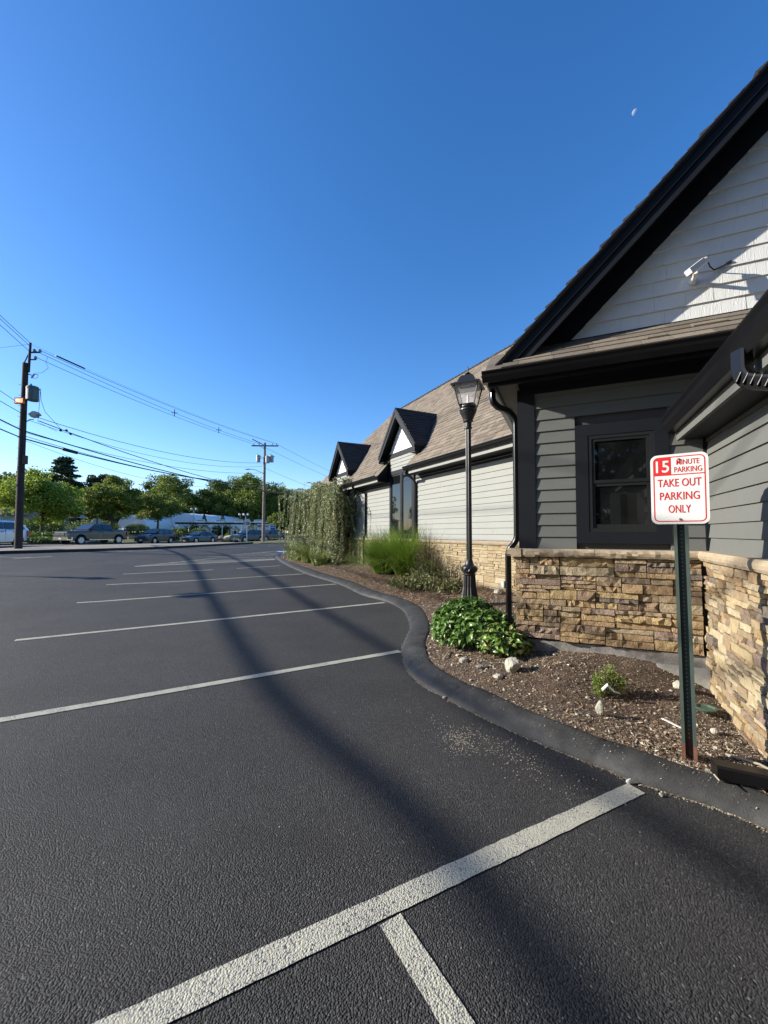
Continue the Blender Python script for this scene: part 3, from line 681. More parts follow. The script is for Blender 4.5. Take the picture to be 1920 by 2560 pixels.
# dormers
for cf in (4.36, 9.17):
    ap = 5.14; hw = 1.10; tn = 1.13; back = (ap-EZ)/PT-EO
    def dz(a): return ap-tn*abs(a-cf)
    mb = MB()
    for sg in (1, -1):
        e = cf+sg*hw; ez_ = dz(e)
        # slab from o=.34 back to the main roof
        of_ = .265; oe = EO-(ez_-EZ)/PT; oa = EO-(ap-EZ)/PT
        top = [LW(e, ez_, of_), LW(cf, ap, of_), LW(cf, ap, oa-.05), LW(e, ez_, oe-.05)]
        if sg < 0: top = top[::-1]
        mb.add([p-ZV*.05 for p in top]+top, [(0, 3, 2, 1), (4, 5, 6, 7), (0, 1, 5, 4), (1, 2, 6, 5), (2, 3, 7, 6), (3, 0, 4, 7)])
    dr = obj('dormer_roof', mb, M['shingle_dark'], bld)
    for sg in (1, -1):
        hy = math.hypot(1, tn)
        def FF(a, z, o, sg=sg): return LW(cf+sg*o, z, a)
        def cl(a, d, sg=sg, hy=hy): 
            zz = ap-tn*hw+tn*d/hy; return a > EO-(zz-EZ)/PT-.08
        shingles(FF, -1.4, .27, hw*hy, lambda d: ap-tn*hw+tn*d/hy+.003, lambda d: hw-d/hy, step=.13, wid=(.18, .34), clip=cl, parent=dr, material='shingle_dark', thick=.014)
    # barge boards
    for (o0, o1, d0, d1) in ((.235, .262, .03, .215), (.264, .276, .02, .10)):
        mb = MB()
        for sg in (1, -1):
            e = cf+sg*(hw-.01); p = [LW(e, dz(e)-d0, o0), LW(cf, ap-d0, o0), LW(cf, ap-d1*1.25, o0), LW(e, dz(e)-d1*1.05, o0)]
            if sg < 0: p = p[::-1]
            mb.extr(p, NL*(o1-o0))
        obj('barge_board', mb, M['trim'], bld)
    mb = MB()
    for sg in (1, -1):     # soffit under the overhang, return boards and side cheeks
        e = cf+sg*hw; p = [LW(e, dz(e)-.06, 0), LW(cf, ap-.06, 0), LW(cf, ap-.075, 0), LW(e, dz(e)-.075, 0)]
        if sg < 0: p = p[::-1]
        mb.extr(p, NL*.235)
        a_, b_ = sorted((cf+sg*.82, cf+sg*(hw-.0))); mb.box(LW, a_, b_, dz(e)-.215, dz(e)-.20, -.45, .233)
        a_, b_ = sorted((cf+sg*(hw-.025), cf+sg*(hw-.0))); mb.box(LW, a_, b_, dz(e)-.22, dz(e)-.05, EO-(dz(e)-.1-EZ)/PT-.1, .234)
        a_, b_ = sorted((cf+sg*.80, cf+sg*.78)); mb.box(LW, a_, b_, 3.3, 4.15, -.75, .0)
    obj('dormer_soffit', mb, M['trim'], bld)
    part('band_board', LW, (cf-.84, cf+.84, 3.80, 3.93, .0, .03), 'trim')
    mb = MB()
    for sg in (1, -1):     # gable frieze following the slope
        e = cf+sg*.86; p = [LW(e, dz(e)-.07, .0), LW(cf, ap-.07, .0), LW(cf, ap-.20, .0), LW(e, dz(e)-.18, .0)]
        if sg < 0: p = p[::-1]
        mb.extr(p, NL*.03)
    obj('gable_frieze', mb, M['trim'], bld)
    mb = MB(); mb.box(LW, cf-.84, cf-.77, 3.3, 3.80, .0, .028); mb.box(LW, cf+.77, cf+.84, 3.3, 3.80, .0, .028); obj('dormer_corner_board', mb, M['trim'], bld)
    # tall windows
    wf = MB(); x0, x1 = cf-.66, cf+.80
    wf.box(LW, x0, x1, 3.28, 3.40, -.004, .034); wf.box(LW, x0, x0+.13, 1.40, 3.28, -.004, .034); wf.box(LW, x1-.10, x1, 1.40, 3.28, -.004, .034)
    wf.box(LW, (x0+x1)/2-.05, (x0+x1)/2+.05, 1.40, 3.28, -.004, .034); wf.box(LW, x0+.13, x1-.10, 1.40, 1.48, -.004, .033)
    fr = obj('window', wf, M['trim'], bld)
    for a0, a1 in ((x0+.13, (x0+x1)/2-.05), ((x0+x1)/2+.05, x1-.10)):
        mb = MB(); mb.box(LW, a0, a1, 1.48, 3.28, -.008, .006); obj('pane', mb, M['glass'], fr)
        mb = MB(); mb.box(LW, a0, a0+.03, 1.48, 3.28, .006, .016); mb.box(LW, a1-.03, a1, 1.48, 3.28, .006, .016); mb.box(LW, a0+.03, a1-.03, 3.24, 3.28, .006, .016); mb.box(LW, a0+.03, a1-.03, 1.48, 1.52, .006, .016)
        obj('sash', mb, M['window_frame'], fr)
# --- wing window
mb = MB(); t0, t1, z0, z1 = win; tw = .115
mb.box(W2, t0, t1, z1-tw, z1, .0, .036); mb.box(W2, t0, t1, z0, z0+tw, .0, .036); mb.box(W2, t0, t0+tw, z0+tw, z1-tw, .0, .0355); mb.box(W2, t1-tw, t1, z0+tw, z1-tw, .0, .0355)
wfr = obj('window', mb, M['trim'], bld)
a0, a1, b0, b1 = t0+tw, t1-tw, z0+tw, z1-tw
mb = MB(); f = .035
for (p, q, r_, s_) in ((a0, a1, b1-f, b1), (a0, a1, b0, b0+f), (a0, a0+f, b0+f, b1-f), (a1-f, a1, b0+f, b1-f)): mb.box(W2, p, q, r_, s_, -.02, .030)
obj('window_frame', mb, M['window_frame'], wfr)
mb = MB(); zm = (b0+b1)/2+.0; f2 = .028
for (p, q, r_, s_) in ((a0+f, a1-f, b1-f-f2, b1-f), (a0+f, a1-f, zm, zm+.032), (a0+f, a0+f+f2, zm+.032, b1-f-f2), (a1-f-f2, a1-f, zm+.032, b1-f-f2)): mb.box(W2, p, q, r_, s_, -.03, .022)
obj('sash', mb, M['window_frame'], wfr, label='upper window sash')
mb = MB()
for (p, q, r_, s_) in ((a0+f, a1-f, b0+f, b0+f+f2+.01), (a0+f, a1-f, zm-.032, zm-.002), (a0+f, a0+f+f2, b0+f+f2+.01, zm-.032), (a1-f-f2, a1-f, b0+f+f2+.01, zm-.032)): mb.box(W2, p, q, r_, s_, -.035, .014)
obj('sash', mb, M['window_frame'], wfr, label='lower window sash')
pg = mat('clear_window_pane', (.006, .007, .007), .03, spec=.8, noise=(3, .6))
mb = MB(); mb.box(W2, a0+f+f2, a1-f-f2, zm+.032, b1-f-f2, .002, .008); obj('pane', mb, pg, wfr)
mb = MB(); mb.box(W2, a0+f+f2, a1-f-f2, b0+f+f2+.01, zm-.032, -.004, .002); obj('pane', mb, pg, wfr)
# --- stone cap and ledge stone
def cap(F, a0, a1, joints, rough, o1=.115):
    js = [a0]+joints+[a1]
    for p, q in zip(js, js[1:]):
        n = max(2, int((q-p)/.045)); mb = MB(); prof = []
        for i in range(n+1):
            a = p+.0015+(q-p-.003)*i/n
            jt = lambda s_: random.uniform(-s_, s_)*rough
            for (z_, o_) in ((1.300, -.0), (1.300+abs(jt(.006)), o1-.02+jt(.01)), (1.325+jt(.006), o1-.004+jt(.008)), (1.350+jt(.006), o1+jt(.009)), (1.368+jt(.004), o1-.006+jt(.006)), (1.384, o1-.018), (1.3845, -.0)): mb.v.append(tuple(F(a, z_, o_)))
        for i in range(n):
            for k in range(6): mb.f.append((i*7+k, (i+1)*7+k, (i+1)*7+k+1, i*7+k+1))
        mb.f.append(tuple(range(7))); mb.f.append(tuple(n*7+k for k in range(7))[::-1])
        piece('cap_stone', mb, M['cap'], bld)
cap(W2, .045, 1.78, [.95], 1.0); cap(W3, -.0, 4.0, [1.05, 2.1], .35, o1=.13); cap(SW, -.12, 2.7, [1.2], .5); cap(LW, -.7, 12.85, [1.4, 2.9, 4.4, 5.9, 7.4, 8.9, 10.4], .3, o1=.10)
def stones(F, a0, a1, z0f, z1, parent, depth=(.05, .085), big=(.16, .5), seedv=1, res=.035, amp=.009, band=(.13, .20), name='stone'):
    rd = random.Random(seedv); rects = []
    z = z1
    zb = min(z0f(a0), z0f(a1), z0f((a0+a1)/2))
    while z > zb+.01:
        bh = min(rd.uniform(*band), z-zb)
        if z-zb-bh < .05: bh = z-zb
        a = a0
        while a < a1-.01:
            w_ = rd.uniform(*big); w_ = min(w_, a1-a)
            if a1-a-w_ < .08: w_ = a1-a
            n = rd.choice([2, 2, 3, 3, 4]) if bh > .12 else rd.choice([1, 2])
            hs_ = [rd.uniform(.5, 1.3) for _ in range(n)]; tot = sum(hs_); zz = z
            for h_ in hs_:
                hh = bh*h_/tot
                if n > 1 and w_ > .24 and rd.random() < .6:
                    c = rd.uniform(.3, .7)*w_; rects += [(a, a+c, zz-hh, zz), (a+c, a+w_, zz-hh, zz)]
                elif n == 1 and w_ > .3 and rd.random() < .4:
                    c = rd.uniform(.35, .65)*w_; h2 = hh*rd.uniform(.35, .65); rects += [(a, a+c, zz-hh, zz), (a+c, a+w_, zz-h2, zz), (a+c, a+w_, zz-hh, zz-h2)]
                else: rects.append((a, a+w_, zz-hh, zz))
                zz -= hh
            a += w_
        z -= bh
    out = []
    for (p, q, r_, s_) in rects:
        g_ = .003; p += g_; q -= g_; r_ += g_*.8; s_ -= g_*.8
        zl = z0f((p+q)/2)
        if s_ < zl+.012: continue
        r_ = max(r_, zl)
        if q-p < .015 or s_-r_ < .008: continue
        nx = max(1, min(9, int((q-p)/res))); nz = max(1, min(4, int((s_-r_)/res)))
        dep = rd.uniform(*depth); tl = rd.uniform(-.012, .012); tz = rd.uniform(-.008, .012); mb = MB(); rough = rd.choice([.4, 1, 1.4, 1.4])
        for j in range(nz+1):
            for i in range(nx+1):
                fx, fz = i/nx, j/nz; edge = (i in (0, nx)) or (j in (0, nz))
                o_ = dep+tl*(fx-.5)+tz*(.5-fz)+(rd.uniform(-1, 1)*amp*rough)-(.004 if edge else 0)
                ja = 0 if edge else rd.uniform(-.2, .2)*(q-p)/nx
                ee = rd.uniform(0, .0025)
                mb.v.append(tuple(F(p+(q-p)*fx+ja+(ee if i == 0 else -ee if i == nx else 0), r_+(s_-r_)*fz+(ee if j == 0 else -ee if j == nz else 0), o_)))
        nf = (nx+1)*(nz+1); ring = [(i, 0) for i in range(nx+1)]+[(nx, j) for j in range(1, nz+1)]+[(i, nz) for i in range(nx-1, -1, -1)]+[(0, j) for j in range(nz-1, 0, -1)]
        for (i, j) in ring: mb.v.append(tuple(F(p+(q-p)*i/nx, r_+(s_-r_)*j/nz, .0)))
        for j in range(nz):
            for i in range(nx):
                b_ = j*(nx+1)+i
                if rd.random() < .5: mb.f += [(b_, b_+1, b_+nx+2), (b_, b_+nx+2, b_+nx+1)]
                else: mb.f += [(b_, b_+1, b_+nx+1), (b_+1, b_+nx+2, b_+nx+1)]
        for k in range(len(ring)):
            i, j = ring[k]; i2, j2 = ring[(k+1) % len(ring)]; mb.f.append((nf+k, nf+(k+1) % len(ring), j2*(nx+1)+i2, j*(nx+1)+i))
        out.append(mb)
    return out
m2 = MB(); m2.box(W2, -.0, 1.63, .44, 1.30, -.01, .012); veneer2 = obj('stone_veneer', m2, M['mortar'], bld)
m3 = MB(); m3.box(W3, .0, 4.4, -.1, 1.30, -.01, .012); veneer3 = obj('stone_veneer', m3, M['mortar'], bld)
mL = MB(); mL.box(LW, -.8, 12.85, .1, 1.30, -.01, .012); mL.box(SW, .0, 3.0, .2, 1.30, -.01, .012); veneerL = obj('stone_veneer', mL, M['mortar'], bld)
s2 = stones(W2, .09, 1.70, lambda a: .447+.01*a, 1.297, veneer2, seedv=5, big=(.2, .5), band=(.14, .2))
s3 = stones(W3, -.0, 2.3, lambda a: .0, 1.297, veneer3, seedv=9, band=(.10, .17), big=(.14, .4), amp=.006)
sside = stones(SW, -.06, .5, lambda a: .3, 1.297, veneerL, seedv=4)
sL = stones(LW, -.6, 12.8, lambda a: .3, 1.297, veneerL, seedv=3, res=.09, amp=.004, band=(.09, .15), big=(.14, .42), depth=(.05, .07))
for mb_ in s2: piece('stone', mb_, M['stone'], veneer2)
M['stone_sun'] = M['stone']
for mb_ in s3: piece('stone', mb_, M['stone_lit_obj'] if random.random() < .55 else M['stone'], veneer3)  # sunlit annex wall mixes in the lighter copy of the stone
for mb_ in sside: piece('stone', mb_, M['stone'], veneerL)
nrest = max(0, 296-len(s2)-len(s3)-len(sside))
sL.sort(key=lambda m_: np.linalg.norm(V3(*m_.v[0])-V3(0, 0, CAMH)))
for mb_ in sL[:nrest]: piece('stone', mb_, M['stone_lit_obj'], veneerL)
mb = MB()
for m_ in sL[nrest:]: mb.add(m_.v, m_.f)
obj('far_stones', mb, M['stone_lit'], veneerL, kind='stuff')
print('stones', len(s2), len(s3), len(sside), len(sL), 'ind', nrest)
# footing
mb = MB(); mb.box(W2, .0, 1.60, .05, .438, -.05, .035); obj('footing', mb, M['footing'], bld)
mb = MB(); mb.box(W2, -.0, .45, .05, .33, .035, .075); obj('footing', mb, M['concrete'], bld, label='rough cement shelf at the foot of the wall')
part('outlet_box', LW, (.20, .27, .50, .62, .07, .11), 'can')
# downspouts
def arc_path(pts, r=.06, n=5):
    P = [V3(*p) for p in pts]; out = [P[0]]
    for a, b, c in zip(P, P[1:], P[2:]):
        d1 = (a-b)/np.linalg.norm(a-b); d2 = (c-b)/np.linalg.norm(c-b); rr_ = min(r, .45*np.linalg.norm(a-b), .45*np.linalg.norm(c-b))
        for k in range(n+1):
            t = k/n; out.append((1-t)**2*(b+d1*rr_)+2*t*(1-t)*b+t*t*(b+d2*rr_))
    out.append(P[-1]); return out
def spout(pts, sc=1, ribs=()):
    pth = arc_path(pts, .07*sc); mb = MB(); mb.tube(pth, 1, n=12, rect=(.036*sc, .028*sc)); o = obj('downspout', mb, M['gutter'], bld)
    mb = MB()
    for a, b, n in ribs:      # crimped elbow rings
        a, b = V3(*a), V3(*b)
        for k in range(n):
            p = a+(b-a)*k/(n-1); d = (b-a)/np.linalg.norm(b-a); mb.tube([p-d*.002, p+d*.002], 1, n=12, rect=(.0375*sc, .0295*sc))
    if mb.v: obj('elbow_rib', mb, M['gutter'], o)
    return o
Pd = lambda w_, v_, z_: CC+w_*Wd+v_*Vd+z_*ZV
spout([Pd(.285, -.06, 3.10), Pd(.285, -.06, 3.0), Pd(.22, -.02, 2.93), Pd(.13, .02, 2.90), Pd(.055, .045, 2.80), Pd(.055, .045, 1.47), Pd(.15, .045, 1.36), Pd(.15, .045, .2)], ribs=[(Pd(.28, -.055, 2.99), Pd(.225, -.02, 2.935), 7), (Pd(.12, .02, 2.895), Pd(.06, .045, 2.82), 6)])
spout([LW(3.42, 3.19, .44), LW(3.42, 3.10, .44), LW(3.50, 3.0, .2), LW(3.58, 2.93, .06), LW(3.58, 1.5, .06), LW(3.58, 1.4, .13), LW(3.58, .3, .13)])
spout([LW(7.15, 3.19, .44), LW(7.15, 3.08, .44), LW(7.0, 2.98, .2), LW(6.9, 2.90, .06), LW(6.9, 1.5, .06), LW(6.9, 1.4, .13), LW(6.9, .3, .13)])
spout([W3(1.86, 2.52, .33), W3(1.86, 2.36, .33), W3(2.02, 2.27, .19), W3(2.2, 2.22, .05), W3(2.25, 2.0, .05), W3(2.25, 1.45, .05), W3(2.25, 1.35, .15), W3(2.25, .2, .15)], 1.15, ribs=[(W3(1.865, 2.37, .325), W3(1.98, 2.29, .22), 6)])
mb = MB(); mb.tube([(1.905, 2.385, .19), (2.3, 2.22, .175), (2.7, 2.06, .16)], 1, n=12, rect=(.052, .04)); 
o = obj('drain_pipe', mb, M['gutter']); tag(o, 'black downspout extension lying across the kerb at the right edge', 'drain pipe')
# ------------------------------------------------------------------ security camera
sc = thing('security_camera', W2(.02, 4.02, .02), 'white bullet security camera on the white shingled gable', 'camera')
Bc = W2(.03, 4.0, .0)
mb = MB(); mb.tube([W2(.09, 3.89, .015), W2(.09, 3.89, .05)], .032, 14); mb.tube([W2(.09, 3.89, .04), W2(.09, 3.90, .12), W2(.10, 3.905, .17)], .02, 8); obj('mount', mb, M['white_metal'], sc, smooth=False)
p0, p1 = W2(.015, 4.00, .16), W2(.160, 3.868, .25); d = p1-p0
mb = MB(); mb.tube([p0-d*.04, p0, p0+d*.1, p0+d*.9, p1, p1+d*.02], [.012, .027, .030, .030, .029, .026], 14); obj('camera_body', mb, M['white_metal'], sc, smooth=True)
mb = MB(); mb.tube([p0+d*.25+ZV*.012, p1+d*.10+ZV*.012], 1, 10, rect=(.031, .025)); obj('sun_shield', mb, M['white_metal'], sc)
mb = MB(); mb.tube([p1+d*.02, p1+d*.035], .024, 12); obj('lens', mb, M['glass'], sc)
mb = MB(); mb.tube([p0-d*.03, W2(-.03, 3.975, .08), W2(-.07, 3.955, .04), W2(-.13, 3.975, .03), W2(-.19, 4.005, .027)], .006, 6); mb.tube([W2(-.17, 3.998, .022), W2(-.20, 4.006, .024)], .014, 8); obj('wire', mb, M['cable'], sc)
# ------------------------------------------------------------------ lamp post
LP = V3(1.452, 6.9, .33)
def lamp_post(loc, label, group=None):
    lp = thing('lamp_post', loc, label, 'lamp post', group)
    zz = lambda py: 1.55+6.9*(.0376+(1294-py)/1010)/(1-.0376*(1294-py)/1010)-LP[2]
    c = V3(*loc)
    mb = MB(); mb.lathe(c, [(.165, -.15), (.165, .03), (.15, .05), (.155, .07)], 24); mb.lathe(c, [(.155, .07), (.135, .16), (.112, .3), (.102, .48), (.1, .50)], 32, flute=.13)
    mb.lathe(c, [(.1, .50), (.112, .515), (.098, .53), (.108, .55), (.128, .575), (.13, .62), (.118, .65), (.085, .67), (.07, .70), (.062, .73), (.058, .76)], 24); obj('base', mb, M['iron'], lp, smooth=False)
    mb = MB()
    for k in range(10):
        a = 2*math.pi*k/10; p = c+V3(.126*math.cos(a), .126*math.sin(a), .575); q = c+V3(.126*math.cos(a+.4), .126*math.sin(a+.4), .635); mb.tube([p, (p+q)/2+(p-c)*V3(1, 1, 0)*.08, q], .011, 6)
    obj('base_ornament', mb, M['iron'], lp)
    mb = MB(); mb.lathe(c, [(.050, .74), (.047, zz(1072))], 28, flute=.12); obj('shaft', mb, M['iron'], lp)
    z1 = zz(1072)
    mb = MB(); mb.lathe(c, [(.047, z1-.01), (.07, z1), (.07, z1+.015), (.055, z1+.03), (.058, z1+.1), (.085, z1+.125), (.088, z1+.14), (.08, z1+.15), (.105, z1+.21), (.135, z1+.27), (.143, z1+.29), (.135, z1+.30), (.15, z1+.315), (.15, z1+.335), (.13, z1+.35), (.145, z1+.365), (.145, z1+.385), (.12, z1+.40)], 24); obj('neck', mb, M['iron'], lp, smooth=False)
    zb = zz(1016); zt = zz(966); w0, w1 = .125, .205; yaw = R(-24)
    def cn(w_, k, z_): a = yaw+math.pi/4+k*math.pi/2; return c+V3(w_*1.414*math.cos(a), w_*1.414*math.sin(a), z_)
    mb = MB()
    for k in range(4):
        mb.tube([cn(w0, k, zb), cn(w1, k, zt)], .013, 4)
        mb.tube([cn(w0, k, zb+.01), cn(w0, k+1, zb+.01)], .014, 4); mb.tube([cn(w1, k, zt), cn(w1, k+1, zt)], .015, 4)
    mb.hexa([cn(w0, k, zb-.02) for k in range(4)]+[cn(w0, k, zb+.005) for k in range(4)]); obj('lantern_frame', mb, M['iron'], lp)
    for k in range(4):
        mb = MB(); mb.extr([cn(w0-.006, k, zb+.015), cn(w0-.006, k+1, zb+.015), cn(w1-.006, k+1, zt-.01), cn(w1-.006, k, zt-.01)], (0, 0, .001)); obj('glass_panel', mb, M['clear'], lp)
    prof = [(w1+.04, zt-.02), (w1+.045, zt+.005), (.15, zt+.06), (.125, zt+.13), (.09, zt+.175), (.03, zt+.195)]
    mb = MB()
    for r_, z_ in prof: mb.v += [tuple(cn(r_, k, z_)) for k in range(4)]
    for i in range(len(prof)-1):
        for k in range(4): mb.f.append((i*4+k, i*4+(k+1) % 4, (i+1)*4+(k+1) % 4, (i+1)*4+k))
    mb.f.append((0, 3, 2, 1)); obj('lantern_roof', mb, M['iron'], lp)
    zt += .015
    mb = MB(); mb.lathe(c, [(.02, zt+.17), (.018, zt+.195), (.052, zt+.205), (.05, zt+.215), (.017, zt+.225), (.012, zt+.27), (.004, zt+.35)], 12); obj('finial', mb, M['iron'], lp)
    mb = MB(); mb.lathe(c, [(.045, zb+.01), (.045, zb+.05), (.03, zb+.06), (.028, zb+.09)], 10); mb.lathe(c, [(.02, zb+.09), (.024, zb+.14), (.022, zb+.17), (.012, zb+.20), (.004, zb+.215)], 10); obj('bulb', mb, M['bulb'], lp)
    return lp
lp = lamp_post(LP, 'black fluted lamp post with glass lantern in the planting bed by the pale wall')
# a second lamp of the same kind stands left of the picture; its shadow lies across the lot
lp2 = copy_tree(lp, loc=(-18.7, 12.6, gz(-18.7, 12.6))); lp2['label'] = 'black lamp post on the verge left of the parking lot'

# ------------------------------------------------------------------ parking sign
sx = V3(.24, -.18, 0)/.3; sn = V3(-.6, -.8, 0)/1.0; SC = V3(1.914, 2.612, 0); zb, zt = 1.607, 2.064
sg = thing('parking_sign', (1.93, 2.65, .13), 'white and red fifteen minute take out parking sign on perforated green post', 'sign')
def SG(a, z, o): return SC+sx*a+sn*o+z*ZV
def rrect(w_, h_, r, n=6):
    pts = []
    for cx, cy, a0 in ((w_/2-r, h_/2-r, 0), (-w_/2+r, h_/2-r, 90), (-w_/2+r, -h_/2+r, 180), (w_/2-r, -h_/2+r, 270)):
        for k in range(n+1): a = R(a0+90*k/n); pts.append((cx+r*math.cos(a), cy+r*math.sin(a)))
    return pts
zc = (zb+zt)/2
mb = MB(); mb.extr([SG(a, zc+b, 0) for a, b in rrect(.305, .457, .04)], sn*.0025); panel = obj('sign_panel', mb, M['sign_white'], sg)
mb = MB(); o_ = rrect(.275, .427, .03); i_ = rrect(.262, .414, .024); n = len(o_)
mb.add([SG(a, zc+b, .0033) for a, b in o_]+[SG(a, zc+b, .0033) for a, b in i_], [(k, (k+1) % n, n+(k+1) % n, n+k) for k in range(n)])
lt = zc+.0935
mb.add([SG(-.131, lt-.0035, .0034), SG(.131, lt-.0035, .0034), SG(.131, lt+.0035, .0034), SG(-.131, lt+.0035, .0034)], [(0, 1, 2, 3)])
rb = [(-.131, lt), (-.040, lt), (-.040, zc+.207), (-.107, zc+.207), (-.120, zc+.203), (-.128, zc+.193), (-.131, zc+.183)]
mb.add([SG(a, z_, .0036) for a, z_ in rb], [tuple(range(len(rb)))])
obj('red_border', mb, M['sign_red'], panel)
def text(body, cx, cz, h, w_, material, parent, F=SG, off=.0045, bold=0.):
    cu = bpy.data.curves.new('txt', 'FONT'); cu.body = body; cu.size = 1; cu.align_x = 'CENTER'; cu.align_y = 'CENTER'; cu.offset = bold; cu.resolution_u = 3
    o = bpy.data.objects.new('txt', cu); COL.objects.link(o); dg = bpy.context.evaluated_depsgraph_get()
    me0 = bpy.data.meshes.new_from_object(o.evaluated_get(dg)); vs = np.array([v.co[:] for v in me0.vertices]); fs = [tuple(p.vertices) for p in me0.polygons]
    bpy.data.objects.remove(o); bpy.data.curves.remove(cu); bpy.data.meshes.remove(me0)
    mn, mx = vs.min(0), vs.max(0); sc_ = h/(mx[1]-mn[1]); sw_ = w_/(mx[0]-mn[0])
    mb = MB(); mb.add([F(cx+(v[0]-(mn[0]+mx[0])/2)*sw_, cz+(v[1]-(mn[1]+mx[1])/2)*sc_, off) for v in vs], fs)
    return obj('lettering', mb, M[material], parent)
text('15', -.0855, zc+.150, .078, .072, 'sign_white', panel, bold=.012)
text('MINUTE', .048, zc+.173, .034, .118, 'sign_red', panel, bold=.004); text('PARKING', .048, zc+.125, .036, .142, 'sign_red', panel, bold=.004)
text('TAKE OUT', 0, zc+.041, .052, .228, 'sign_red', panel, bold=.008); text('PARKING', 0, zc-.045, .052, .208, 'sign_red', panel, bold=.008); text('ONLY', 0, zc-.130, .052, .118, 'sign_red', panel, bold=.008)
for zz_ in (zt-.035, zb+.032):
    mb = MB(); mb.tube([SG(.0, zz_, .002), SG(.0, zz_, .009)], [.0085, .006], 10); mb.tube([SG(.0, zz_, .009), SG(.0, zz_, .013)], .004, 6); obj('bolt', mb, M['sign_edge'], panel)
PB, PT_ = SG(.018, .02, -.018), SG(.0, zt-.02, -.018)
def PO(a, z, o):
    f = (z-.02)/(zt-.04); b = PB*(1-f)+PT_*f; return V3(b[0], b[1], 0)+sx*a+sn*o+z*ZV
mb = MB()
for sg_ in (-1, 1):
    mb.box(PO, min(sg_*.021, sg_*.039), max(sg_*.021, sg_*.039), .0, zt-.02, .010, .014)
    mb.box(PO, min(sg_*.019, sg_*.023), max(sg_*.019, sg_*.023), .0, zt-.02, -.026, .010)
mb.box(PO, -.019, .019, .0, zt-.02, -.030, -.026); post = obj('post', mb, M['post_green'], sg)
mb = MB()
for sg_ in (-1, 1): mb.box(PO, min(sg_*.0205, sg_*.0395), max(sg_*.0205, sg_*.0395), .0, .21, .0095, .0146)
mb.box(PO, -.0185, .0185, .0, .30, -.0258, -.0250); obj('rusty_foot', mb, M['rust'], post)
mb = MB(); z = .24
while z < zb-.01:
    mb.tube([PO(0, z, -.0255), PO(0, z, -.0245)], .0045, 8); z += .0254
obj('post_hole', mb, M['hole'], post, kind='stuff')

# ------------------------------------------------------------------ rocks and small things in the bed
def rock(c, r, material, label, seed, group=None, cat='rock', name='rock'):
    rd = random.Random(seed); mb = MB(); mb.sphere((0, 0, 0), 1, 14); vs = []
    ph = [(V3(rd.gauss(0, 1), rd.gauss(0, 1), rd.gauss(0, 1)), rd.uniform(0, 6)) for _ in range(9)]
    planes = [(lambda q: q/np.linalg.norm(q))(V3(rd.gauss(0, 1), rd.gauss(0, 1), rd.gauss(0, 1))) for _ in range(9)]
    for v in mb.v:
        p = V3(*v); f = 1+sum(math.sin(np.dot(p, d_)*1.6+f_) for d_, f_ in ph)*.022
        p = p*f
        for pl_ in planes:
            dd = np.dot(p, pl_)-.66
            if dd > 0: p = p-pl_*dd*.85
        vs.append(V3(*c)+p*V3(*r)+V3(rd.gauss(0, 1), rd.gauss(0, 1), rd.gauss(0, 1))*.015*r[0])
    mb.v = [tuple(v) for v in vs]; o = obj(name, mb, M[material], smooth=False)
    return tag(o, label, cat, group)
def onbed(x, y, dz=0): return (x, y, bedz(x, y)+dz)
rock(onbed(1.215, 3.86, .065), (.082, .07, .085), 'rock', 'round pale boulder beside the leafy bush', 1)
rock(onbed(1.665, 3.17, .05), (.036, .03, .062), 'rock', 'small upright pale rock in front of the little boxwood', 2)
rock(onbed(2.37, 2.95, .015), (.03, .03, .03), 'rock', 'small pale stone just right of the sign post', 3)
rock(onbed(2.22, 2.36, .02), (.042, .03, .035), 'rock', 'pointed pale stone behind the drain pipe', 4)
rock(onbed(.83, 4.22, .015), (.055, .05, .035), 'rock', 'pale flat rock at the kerb end of the rock row', 5)
rock(onbed(.95, 4.02, .012), (.07, .04, .025), 'rock_grey', 'grey flat rock left of the round boulder', 6)
rock(onbed(1.06, 3.80, .012), (.05, .045, .025), 'rock', 'pale flat rock nearest the kerb below the boulder', 7)
rock(onbed(.80, 4.42, .012), (.03, .03, .02), 'rock', 'little white rock under the leafy bush', 8)
rock((.55, 3.72, gz(.55, 3.7)+.015), (.022, .017, .015), 'rock', 'lone pebble on the asphalt against the kerb', 9)
rock((1.49, 2.50, gz(1.4, 2.5)+.02), (.028, .008, .02), 'white_metal', 'white triangular shard beside the end of the near painted line', 10, name='shard', cat='debris')
rock((1.60, 2.39, gz(1.6, 2.4)+.012), (.012, .012, .012), 'rock', 'tiny pebble in the gutter below the drain pipe', 11)
rock(onbed(2.56, 3.55, .04), (.07, .06, .05), 'rock', 'pale rubble lump in the corner by the stone wall', 12)
rock(LW(.12, bedz(2.2, 7.6)+.05, .3), (.1, .08, .07), 'rock', 'whitish rock at the foot of the pale wall behind the lamp', 13)
rd = random.Random(4); mb = MB()
for k in range(34):      # scattered gravel
    i = rd.randint(nearI, endI-2); j = rd.randint(1, 20); p = RW[i, j]; r_ = rd.uniform(.006, .02); b_ = len(mb.v); mb.sphere((0, 0, 0), 1, 6)
    for q in range(b_, len(mb.v)): mb.v[q] = tuple(p+V3(*mb.v[q])*r_*V3(rd.uniform(.7, 1.3), rd.uniform(.7, 1.3), .6)+V3(0, 0, r_*.3))
tag(obj('pebbles', mb, M['rock']), kind='stuff')
mb = MB()
